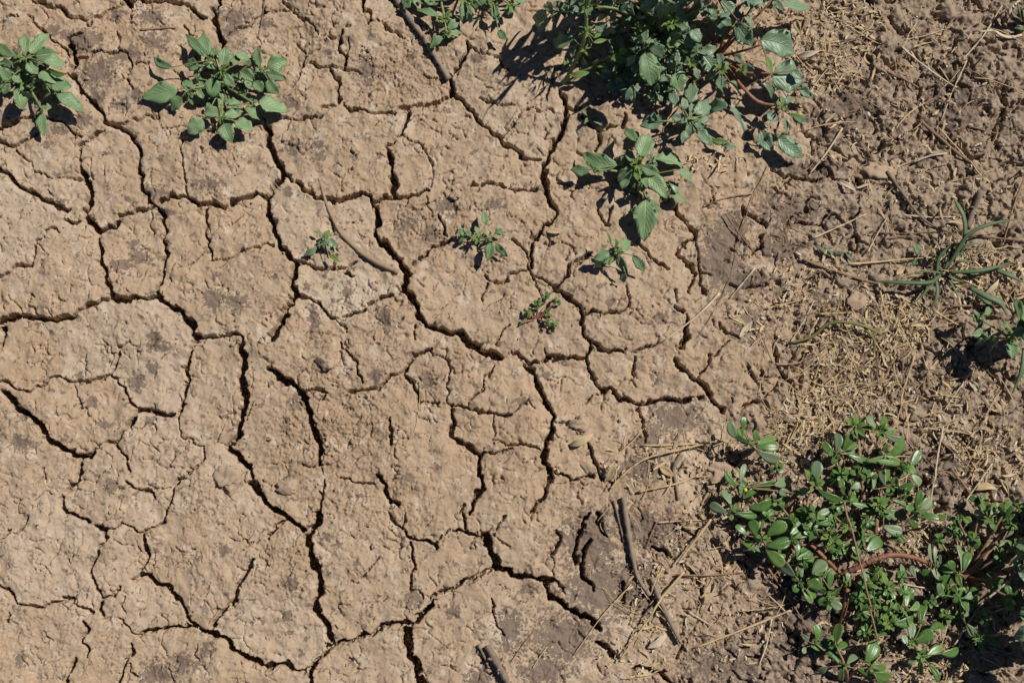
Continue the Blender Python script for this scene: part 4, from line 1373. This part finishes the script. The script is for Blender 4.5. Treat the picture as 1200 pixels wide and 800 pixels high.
p = Plant("purslane_plant", "leafy purslane sprig standing over crumbs of earth beside crossed straws", "purslane", 1076, 768, 'pu', 'stg', seed=33)
for nx, ny, h, lv, rs, via in [
 (1061, 716, 26, "1062,711,1064,689,10 1055,717,1048,707,9 1048,730,1071,725,14 1066,714,1076,706,9 1056,722,1046,722,9", (4, 8, 5), [(1068, 742, 20)]),
 (1070, 752, 28, "1068,750,1068,730,10,pp 1072,752,1092,740,14 1090,738,1105,733,13 1080,731,1084,709,11 1064,756,1059,744,8,pp", (5, 9, 5, 'y'), None),
 (1080, 768, 24, "1103,765,1122,761,11 1086,770,1104,759,10 1080,770,1080,786,7 1088,778,1099,796,8 1075,771,1065,776,8,pp 1078,764,1086,758,9", (6, 9, 5, 'y'), None)]:
    p.node(nx, ny, h, lv, rs, via=via, rad=.0015, drop=0.85)

p = Plant("purslane_plant", "narrow leaved sprig with one pale grey leaf in shade under the right border weed", "purslane", 1140, 744, 'pu', 'stg', seed=34)
for nx, ny, h, lv, rs, via in [
 (1148, 749, 26, "1133,731,1148,745,13,pp 1155,743,1173,741,6 1160,750,1171,755,8 1150,752,1151,764,6 1142,746,1132,742,6,pp 1152,744,1155,735,5", (9, 11, 4, 'y'), None),
 (1124, 700, 32, "1122,694,1116,687,8 1130,700,1139,695,9,pp 1126,706,1134,712,12 1130,722,1136,714,8,pp 1100,696,1101,684,9,pp", (9, 10, 6), [(1128, 722, 20)])]:
    p.node(nx, ny, h, lv, rs, via=via, rad=.0014, drop=0.85)


# ------------------------------------------------------------------ sticks, straws, dry leaves
def strand(name, label, cat, pts, w, mat, lift=0.0, group=None, rough_=0.15, sides=8, taper=0.7):
    r = np.random.default_rng(int(abs(pts[0][0] * 13 + pts[0][1] * 7)))
    P = []
    for q in pts:
        P.append(W(q[0], q[1], 0.0))
    S, rr = smooth_path(P, [w * 0.0005 * (1 - (1 - taper) * i / (len(P) - 1)) for i in range(len(P))], 7)
    zs = np.array([ground_s(s[0], s[1]) for s in S])
    zs = np.maximum(zs, np.convolve(np.pad(zs, 3, mode='edge'), np.ones(7) / 7, 'valid'))
    hl = [pts[min(int(i / 7), len(pts) - 1)][2] if len(pts[0]) > 2 else 0 for i in range(len(S))]
    for i, s in enumerate(S):
        s[2] = zs[i] + rr[i] * 0.7 + lift + 0.001 * hl[i]
        rr[i] *= 1 + rough_ * r.normal()
    o0 = S[0].copy()
    v, f = tube_geo(S, rr, sides)
    o = link_mesh(name, v, f, M[mat], None, o0)
    o.location = o0
    tag(o, label, cat, group)
    if w >= 8:
        for q in range(3):
            i = int(r.integers(4, len(S) - 5))
            d = nrm(np.array([r.normal(), r.normal(), 0.5]))
            v2, f2 = tube_geo([S[i], S[i] + d * rr[i] * 1.5, S[i] + d * rr[i] * 2.1], [rr[i] * .6, rr[i] * .45, rr[i] * .3], 6)
            link_mesh("stub", v2, f2, M[mat], o, o0)
    return o


strand("stick", "long bare grey stick lying from the top border into a crack", "stick", [(452, -14), (466, 2), (480, 22), (500, 50), (514, 73), (526, 93)], 8.5, 'bark', 0.001)
strand("root", "tapered tan root slanting into the deep crack below a seedling", "root", [(374, 210), (383, 240), (396, 268), (408, 282), (425, 297), (445, 309), (467, 319)], 2.8, 'root', -0.0012, taper=2.5)
strand("stick", "dark bent stick standing along the stained mud, upper of two in line", "stick", [(730, 582), (734, 612), (740, 645), (747, 675), (761, 697)], 6.5, 'bark', 0.003)
strand("stick", "dark stick below a straw, lower of two in line on stained mud", "stick", [(763, 676), (774, 705), (785, 728), (797, 752)], 6.5, 'bark', 0.0055)
strand("twig", "thin dark twig beside the bent stick", "twig", [(719, 586), (724, 606), (731, 634)], 2.6, 'bark', 0.001)
strand("stick", "thick grey stick end leaning in from the bottom border", "stick", [(571, 755), (584, 778), (603, 812)], 8.5, 'bark', 0.004)
strand("twig", "short twig touching the thick stick at the bottom border", "twig", [(561, 754), (568, 768), (573, 782)], 5, 'bark', 0.001)
strand("twig", "thin dark twig lying flat on spotted mud at the upper left", "twig", [(166, 37), (185, 35), (207, 34)], 2.6, 'bark', 0.0004)
strand("stick", "flat grey stick stub pointing up behind the grass tuft", "stick", [(1146, 226), (1140, 246), (1133, 268)], 8, 'bark', 0.002)
strand("twig", "pale grey twig running to the grass tuft from upper left", "twig", [(1038, 202), (1055, 226), (1070, 246), (1088, 263), (1114, 273)], 4, 'bark', 0.003)
strand("twig", "brown twig lying across churned soil near the top right", "twig", [(1078, 141), (1098, 160), (1118, 178), (1148, 203)], 5, 'brown', 0.001)
strand("twig", "brown twig in the churned soil left of the shadow of the border weed", "twig", [(1098, 384), (1112, 402), (1122, 416), (1135, 428)], 7, 'bark', 0.001)
strand("twig", "dark thin twig crossing over the purslane and its red stem", "twig", [(978, 588, 40), (984, 612, 44), (993, 645, 42), (1002, 680, 40), (1010, 712, 30), (1020, 752, 4)], 2.3, 'brown', 0.004)
strand("twig", "short curved grey twig under crossed straws", "twig", [(798, 532), (789, 548), (791, 566), (794, 586)], 5, 'bark', 0.001)
ST = [
 ("tan straw pointing at the purslane from the stained mud", [(832, 608, 6), (812, 634, 5), (792, 661, 2)], 5, 'straw', .004),
 ("long tan straw bent across both dark sticks", [(801, 669, 3), (771, 704, 10), (760, 722, 8), (742, 748, 4), (724, 774, 1)], 4, 'straw', .004),
 ("thin tan straw left of the dark sticks", [(740, 684), (705, 722), (672, 767)], 2.2, 'straw', .002),
 ("golden curved straw arching over the pale mud edge", [(716, 572, 1), (728, 558, 4), (742, 546, 6), (760, 536, 6), (800, 526, 6), (849, 515, 3)], 4, 'straw', .002),
 ("tan straw ending at the purslane, below the curved golden straw", [(748, 576), (772, 571), (797, 565), (824, 553)], 4.5, 'straw', .003),
 ("orange brown straw running to the purslane shadow", [(752, 522), (800, 521), (850, 516)], 3, 'straw', .002),
 ("pale straw lying on bare mud right of centre", [(843, 344), (817, 370), (776, 401)], 4, 'pale', .002),
 ("very long thin straw curving down from the upper right weeds", [(899, 195), (877, 245), (866, 285), (853, 332), (838, 362), (818, 395)], 1.5, 'brown', .002),
 ("short pale straw on grey stained soil", [(884, 315), (870, 332), (856, 349)], 3, 'pale', .002),
 ("tan straw reaching from bottom soil to the purslane", [(926, 714), (900, 725), (862, 740), (814, 758)], 4.2, 'straw', .003),
 ("pale upright straw right of the large purslane", [(1103, 500), (1096, 540), (1090, 580), (1092, 606), (1100, 638)], 3.2, 'pale', .006),
 ("long pale straw crossing the shade at lower right", [(1177, 680), (1162, 694), (1144, 712), (1113, 757)], 4, 'pale', .008),
 ("thin straw leaning on the purslane sprig at lower right", [(1116, 706), (1108, 732), (1099, 760)], 2.4, 'pale', .006),
 ("brown straw on grey soil left of the lower purslane", [(899, 664), (921, 696), (948, 739)], 3.2, 'brown', .002),
 ("tan straw level across the soil, left of the grass tuft", [(994, 310), (1030, 307), (1060, 304), (1092, 302)], 3.6, 'straw', .002),
 ("greyish brown straw slanting under the lowest long grass blade", [(940, 305), (985, 321), (1010, 328), (1034, 334)], 4.5, 'brown', .002),
 ("short pale straw above the level tan straw", [(1016, 296), (1027, 276), (1038, 256)], 3, 'pale', .002),
 ("thin straw standing down from the long grass blade tip", [(1029, 333), (1034, 355), (1041, 382)], 3, 'straw', .003),
 ("thin tan straw at grey soil, level with the arc shaped blade", [(898, 361), (925, 355), (948, 350)], 2.6, 'straw', .002),
 ("pinkish brown straw below the right grass", [(1112, 359), (1140, 359), (1174, 359)], 4, 'brown', .004),
 ("brown straw running from the grass tuft to the right border", [(1136, 276), (1165, 279), (1204, 284)], 3.6, 'brown', .003),
 ("white thin straw slanting beside the top weeds", [(948, 110), (962, 90), (981, 69)], 2.2, 'pale', .003),
 ("dark straw lying right of the white slanting straw", [(960, 96), (985, 100), (1012, 107)], 3.6, 'brown', .001),
 ("thin dark straw branching off right of the top weeds", [(974, 99), (990, 108), (1006, 124)], 2.4, 'brown', .001),
 ("brown straw in churned soil at the top right", [(1038, 84), (1056, 92), (1077, 103)], 4.5, 'brown', .001),
 ("short straw at the top right between clods", [(1104, 42), (1110, 32), (1118, 20)], 3, 'brown', .003),
 ("reddish straw lying over two parallel cracks", [(908, 427), (932, 426), (946, 420), (966, 414)], 3.6, 'stp', .002),
 ("thin pale straw in litter right of the large purslane tip", [(1136, 435), (1122, 455), (1104, 482)], 2.6, 'pale', .004),
 ("tan straw standing among litter above the large purslane", [(1068, 418), (1062, 442), (1056, 464), (1055, 484)], 3.6, 'straw', .003),
 ("thin pale straw pointing at the right purslane", [(1161, 543), (1146, 565), (1129, 589)], 2.8, 'pale', .004),
 ("brown straw slanting right of the pale upright straw", [(1099, 514), (1120, 533), (1146, 555)], 3.6, 'brown', .002),
 ("brown straw above the right purslane", [(1113, 548), (1130, 570), (1147, 593)], 3.6, 'brown', .003),
 ("tan straw at the upper left edge of the large purslane", [(941, 493), (928, 511), (914, 529)], 3.6, 'straw', .004),
 ("tan straw across the litter patch above the purslane", [(966, 451), (980, 440), (997, 425)], 3, 'straw', .003),
 ("thin curved straw lying in the middle of the mud", [(492, 446), (492, 465), (490, 484), (484, 508), (463, 536)], 1.3, 'straw', .0006),
 ("very thin straw at the top left of centre", [(311, -2), (307, 22), (303, 46)], 1.6, 'brown', .001),
 ("thin brown straw crossing the stained mud below the broad leaf weed", [(850, 250), (868, 276), (889, 302)], 2.6, 'brown', .001),
 ("thin brown straw lying level near the broad leaf weed", [(828, 240), (854, 231), (882, 227)], 2.2, 'brown', .001),
 ("pale bit of straw across the purslane seedling", [(630, 368, 8), (639, 357, 13), (649, 347, 15)], 1.8, 'pale', .004),
 ("thin tan straw on dark mud near the bottom", [(641, 757), (633, 768), (624, 782)], 2.2, 'straw', .001),
 ("thin straw lying on dark mud left of the bottom stick gap", [(626, 738), (613, 754), (599, 774)], 1.8, 'brown', .001),
 ("brown straw leaning on the stained mud right of the bent stick", [(769, 611), (763, 625), (757, 641)], 3, 'brown', .002),
 ("thin tan straw leaning between the two dark sticks", [(772, 664, 1), (768, 680, 3), (765, 697, 4)], 2.4, 'straw', .004),
 ("tan straw running level to the purslane shadow", [(770, 612), (798, 610), (828, 609)], 2.6, 'straw', .002),
 ("upright grey straw between the churned clods and litter", [(1030, 398), (1027, 425), (1028, 450)], 2.4, 'brown', .003),
 ("long thin vertical straw left of the long grass", [(1042, 240), (1046, 280), (1051, 322)], 1.8, 'brown', .002),
 ("thin dark straw laid level across soil above the grass", [(1022, 272), (1060, 274), (1100, 272)], 1.8, 'brown', .002),
 ("tan straw in litter under the arc shaped blade", [(960, 368), (985, 367), (1004, 365)], 3, 'straw', .002),
 ("tan straw pair member slanting into litter by the grey clod", [(1046, 385), (1054, 366), (1062, 352)], 3, 'straw', .003),
]
for lb, pts, w, mt, lf in ST:
    strand("dry_straw", lb, "straw", pts, w * .82, mt, lf, sides=6, rough_=0.2, taper=.5)


tr_ = np.random.default_rng(909)
for _ in range(44):
    x, y = tr_.uniform(880, 1190), tr_.uniform(20, 780)
    if 900 < x < 1190 and 560 < y < 760:
        x -= 110
    a, L = tr_.normal(0.6, 0.9), tr_.uniform(14, 42)
    k = tr_.normal(0, 3)
    strand("dry_straw", "short thin straw lying loose on the churned soil", "straw", [(x - L * math.cos(a), y - L * math.sin(a), tr_.uniform(0, 4)), (x + k, y + k, 1), (x + L * math.cos(a), y + L * math.sin(a), tr_.uniform(0, 5))],
           tr_.uniform(1.2, 2.6), ('straw', 'brown', 'pale')[int(tr_.integers(3))], .001, "short loose straws on the churned soil", sides=5)


def dry_leaf(label, x0, y0, x1, y1, w, mat='dry', h0=2, h1=7, curl=0.5):
    r = np.random.default_rng(int(x0 * 3 + y0))
    B, T = W(x0, y0), W(x1, y1)
    B[2] = ground_s(B[0], B[1]) + h0 * .001
    T[2] = ground_s(T[0], T[1]) + h1 * .001
    v, f, uv = leaf_geo(B, T, w * .001, 'lance', r.uniform(-.1, .2), curl, r.normal(0, .5), .08, .0004, r)
    o = link_mesh("dry_leaf", v, f, M[mat], None, B, uv)
    o.location = B
    tag(o, label, "dry leaf")


dry_leaf("pale dry leaf with a stalk lying on smooth mud", 667, 522, 696, 508, 9)
dry_leaf("folded yellow dry leaf standing up beside a curved straw", 709, 564, 718, 541, 8, h1=14)
dry_leaf("big pale dry leaf lying under the two dark sticks", 758, 758, 780, 740, 11, 'pale', 3, 9)
dry_leaf("small curled dry leaf by a crack below the top clump", 640, 271, 662, 271, 7)
dry_leaf("pale pointed dry leaf on grey soil right of centre", 866, 396, 881, 377, 7, 'pale')
dry_leaf("curled brown dry leaf on grey soil above the pale pointed one", 853, 369, 874, 382, 6)
dry_leaf("curled pale leaf at a carved shadow patch in the churned soil", 981, 214, 1001, 227, 6, 'pale', 2, 6)
dry_leaf("thin dry leaf beside the carved shadow patch in the churned soil", 1002, 222, 1020, 217, 5, 'pale')
dry_leaf("pale dry flake at the upper left of the large purslane", 937, 543, 952, 532, 7, 'pale')
dry_leaf("tan dry leaf under the golden curved straw", 772, 547, 789, 558, 9)
dry_leaf("orange dry leaf standing beside the left purslane leaves", 859, 547, 866, 562, 7, h1=12)
dry_leaf("white thin dry leaf in a crack right of the dark sticks", 809, 717, 805, 737, 5, 'pale', 1, 5)
dry_leaf("yellow brown dry leaf lying above the right purslane", 1141, 574, 1167, 573, 9)
dry_leaf("small yellow dry leaf at the top right of the weeds", 996, 19, 1010, 9, 7)
dry_leaf("yellow dry leaf below the right end of the top clump", 930, 22, 938, 45, 8)
dry_leaf("dry curled leaf with a dark hollow right of the top clump", 932, 68, 958, 64, 8, 'pale', 2, 7)
dry_leaf("pale curled leaf in litter near the right border", 1152, 345, 1168, 328, 6, 'pale', 2, 9)
dry_leaf("tan dry leaf in litter left of the grass tuft", 1050, 322, 1060, 312, 8, h1=5)
dry_leaf("pale dry leaf in churned soil left of the border weed shadow", 1135, 447, 1144, 458, 8, 'pale')
dry_leaf("tan dry leaf beside the left purslane in its shadow", 822, 592, 832, 574, 8)
dry_leaf("brown dry leaf behind the left purslane", 916, 596, 930, 582, 10, 'brown', 2, 6)


# ------------------------------------------------------------------ clods, crumbs and litter
def ico(sub=2):
    t = (1 + 5 ** .5) / 2
    v = [nrm(np.array(q, float)) for q in ((-1, t, 0), (1, t, 0), (-1, -t, 0), (1, -t, 0), (0, -1, t), (0, 1, t), (0, -1, -t), (0, 1, -t), (t, 0, -1), (t, 0, 1), (-t, 0, -1), (-t, 0, 1))]
    f = [(0, 11, 5), (0, 5, 1), (0, 1, 7), (0, 7, 10), (0, 10, 11), (1, 5, 9), (5, 11, 4), (11, 10, 2), (10, 7, 6), (7, 1, 8), (3, 9, 4), (3, 4, 2), (3, 2, 6), (3, 6, 8), (3, 8, 9), (4, 9, 5), (2, 4, 11), (6, 2, 10), (8, 6, 7), (9, 8, 1)]
    for _ in range(sub):
        mid_, nf = {}, []

        def mm(a, b):
            k = (min(a, b), max(a, b))
            if k not in mid_:
                mid_[k] = len(v)
                v.append(nrm(v[a] + v[b]))
            return mid_[k]
        for a, b, c in f:
            x, y, z = mm(a, b), mm(b, c), mm(c, a)
            nf += [(a, x, z), (b, y, x), (c, z, y), (x, y, z)]
        f = nf
    return np.array(v), f


ICO, ICOF = ico(3)
ICO0, ICO0F = ico(0)
ICO1, ICO1F = ico(1)


def clod(label, px, py, sx, sy, sz, seed, sink=0.35):
    r = np.random.default_rng(seed)
    d = np.ones(len(ICO))
    for _ in range(26):
        k = nrm(r.standard_normal(3))
        fq = r.uniform(1.5, 9)
        d += 0.24 / fq * np.sin(fq * (ICO @ k) * 2.2 + r.uniform(0, 6.28))
    for _ in range(7):                                   # broken facets
        k = nrm(r.standard_normal(3))
        c = r.uniform(0.72, 0.95)
        e = ICO @ k
        d = np.where(d * e > c, c / np.maximum(e, 0.2), d)
    d += 0.018 * r.standard_normal(len(d))
    v = ICO * d[:, None] * np.array([sx, sy, sz]) * 0.0005
    c = W(px, py)
    c[2] = ground_s(c[0], c[1]) + sz * 0.0005 * (1 - 2 * sink)
    o = link_mesh("soil_clod", v, ICOF, M['soil'], None)
    o.location = c
    tag(o, label, "clod")


clod("round tan clod casting a dark shadow left of centre", 383, 424, 22, 20, 17, 1)
clod("low broad earth lump beside a bent crack at lower left", 267, 563, 34, 30, 14, 2, 0.5)
clod("small clod in crumbly mud at the left foot of the bent root", 338, 571, 22, 17, 10, 3)
clod("clod at the rim of a dark hollow above the blue green seedling", 535, 229, 16, 13, 9, 4)
clod("flat grey earth slab beside its carved shadow patch in churned soil", 1031, 204, 42, 28, 13, 5, 0.4)
clod("low mound where two thin cracks meet right of centre", 681, 497, 24, 22, 10, 6, 0.5)
clod("grey angular clod amid straw litter under the long grass", 1005, 353, 26, 22, 9, 7, 0.4)
clod("brown lump in the shadow left of the purslane", 843, 552, 34, 24, 12, 8, 0.4)


def stuff(name, label, geos, mat):
    V, F, n = [], [], 0
    for v, f in geos:
        V.append(v)
        F += [tuple(q + n for q in ff) for ff in f]
        n += len(v)
    o = link_mesh(name, np.vstack(V), F, mat, None, smooth=False)
    tag(o, label, None, None, 'stuff')


lr = np.random.default_rng(77)
crumbs = []
tries = 0
while len(crumbs) < 4500 and tries < 60000:
    tries += 1
    px, py = lr.uniform(-40, 1240), lr.uniform(-40, 840)
    c = W(px, py)
    i, j = int((c[0] - GX[0]) / STEP), int((c[1] - GY[0]) / STEP)
    if not (3 < i < NX - 3 and 3 < j < NY - 3):
        continue
    rr = rough[j, i]
    if lr.random() > ((0.35 if H[j, i] < -0.006 else 0.04) + (0.5 - 0.40 * zone[j, i]) * max(rr - 0.25, 0) ** 1.2):
        continue
    s = lr.lognormal(-0.15, 0.5) * 0.0009 * (1.0 + 0.9 * zone[j, i])
    s = min(s, 0.0042)
    b = ICO0 if s < 0.0016 else ICO1
    bf = ICO0F if s < 0.0016 else ICO1F
    v = b * (1 + 0.22 * lr.standard_normal((len(b), 1))).clip(0.5, 1.5) * s * lr.uniform(0.6, 1.3, 3)
    c[2] = H[j, i] + s * 0.35
    crumbs.append((v + c, bf))
stuff("soil_crumbs", "small crumbs of dry earth lying on the mud", crumbs, M['soil'])


def flakes(zones, seed, lmin, lmax, wmin, wmax, zmax=0.0045):
    r = np.random.default_rng(seed)
    out = []
    for cx, cy, rx, ry, n in zones:
        for _ in range(n):
            a, q = r.uniform(0, 6.28), math.sqrt(r.random()) if rx < 400 else None
            px, py = (cx + rx * q * math.cos(a), cy + ry * q * math.sin(a)) if q is not None else (r.uniform(cx - rx, cx + rx), r.uniform(cy - ry, cy + ry))
            c = W(px, py)
            L = r.uniform(lmin, lmax) * (0.4 if r.random() < 0.6 else 1) * 0.001
            w = r.uniform(wmin, wmax) * 0.001
            t = r.uniform(0, 6.28)
            d = np.array([math.cos(t), math.sin(t), r.normal(0, .28)])
            s = np.array([-math.sin(t), math.cos(t), r.normal(0, .5)])
            c[2] = ground_s(c[0], c[1]) + r.uniform(0.0006, zmax)
            k = r.normal(0, .09)
            vs = []
            for u in (-.5, -.17, .17, .5):
                m = c + d * L * u + s * k * L * (u * u * 4 - .4) + np.array([0, 0, r.normal(0, .0004) - .0018 * u * u * r.random()])
                g = ground_s(m[0], m[1]) + 0.0004
                m[2] = max(m[2], g)
                ww = w * (1 - 1.1 * abs(u)) * .5
                vs += [m - s * ww, m + s * ww, m + np.array([0, 0, -.35 * ww - .0001])]
            f = []
            for q_ in range(3):
                b = q_ * 3
                f += [(b, b + 1, b + 4, b + 3), (b + 1, b + 2, b + 5, b + 4), (b + 2, b, b + 3, b + 5)]
            f += [(0, 2, 1), (9, 10, 11)]
            out.append((np.array(vs), f))
    return out


ZP = [(1000, 425, 60, 55, 300), (1040, 380, 50, 35, 220), (985, 480, 70, 30, 260), (930, 510, 40, 40, 140), (985, 30, 50, 35, 170), (960, 75, 35, 40, 110),
      (880, 550, 70, 40, 120), (760, 545, 60, 30, 60), (830, 640, 45, 60, 130), (760, 705, 30, 50, 90), (1150, 330, 55, 40, 190), (1120, 480, 60, 60, 200),
      (1120, 300, 40, 40, 110), (960, 330, 60, 40, 130), (1160, 540, 45, 45, 150), (1100, 640, 40, 40, 130), (1090, 785, 50, 25, 160), (980, 590, 120, 90, 260),
      (1050, 740, 90, 60, 150), (1140, 690, 60, 60, 130), (840, 190, 40, 12, 40), (880, 30, 60, 40, 120), (1060, 120, 110, 110, 160), (860, 740, 60, 50, 60), (740, 770, 40, 25, 40), (1100, 200, 90, 60, 120), (890, 370, 40, 30, 50)]
ZB = [(1050, 200, 150, 200, 360), (1080, 480, 110, 90, 260), (1000, 420, 80, 70, 200), (980, 600, 130, 100, 260), (850, 660, 90, 100, 170), (1080, 720, 110, 80, 260), (930, 300, 60, 80, 90), (900, 60, 70, 60, 120), (790, 60, 100, 60, 110)]
stuff("straw_litter", "pale straw bits and dry flakes scattered over the soil", flakes([(x, y, a, b, int(n * .55)) for x, y, a, b, n in ZP], 5, 5, 20, .8, 3.4, .006), M['straw'])
ZL = [(1005, 430, 60, 50, 24), (930, 505, 45, 35, 40), (880, 545, 60, 35, 30), (1000, 425, 65, 50, 62), (960, 470, 70, 40, 60), (1040, 385, 60, 30, 40), (930, 400, 60, 50, 30), (800, 545, 110, 40, 46), (770, 640, 90, 70, 30), (760, 715, 40, 50, 26), (1130, 330, 70, 50, 60), (1110, 480, 80, 80, 60), (980, 60, 60, 50, 40), (1060, 150, 130, 120, 60), (1000, 640, 130, 120, 60), (1080, 770, 110, 40, 40)]
stuff("fine_straw", "tangle of fine long straw fibres over soil and litter", flakes([(x, y, a, b, int(n * .75)) for x, y, a, b, n in ZL], 8, 14, 62, .5, 1.8, .008), M['straw'])
stuff("pale_litter", "whitish dry flakes scattered among the straw", flakes([(x, y, a, b, n // 2) for x, y, a, b, n in ZP], 6, 3, 9, 1.0, 3.4), M['pale'])
stuff("brown_litter", "brown broken stalks scattered over churned soil", flakes(ZB, 7, 5, 20, .8, 2.4), M['brown'])
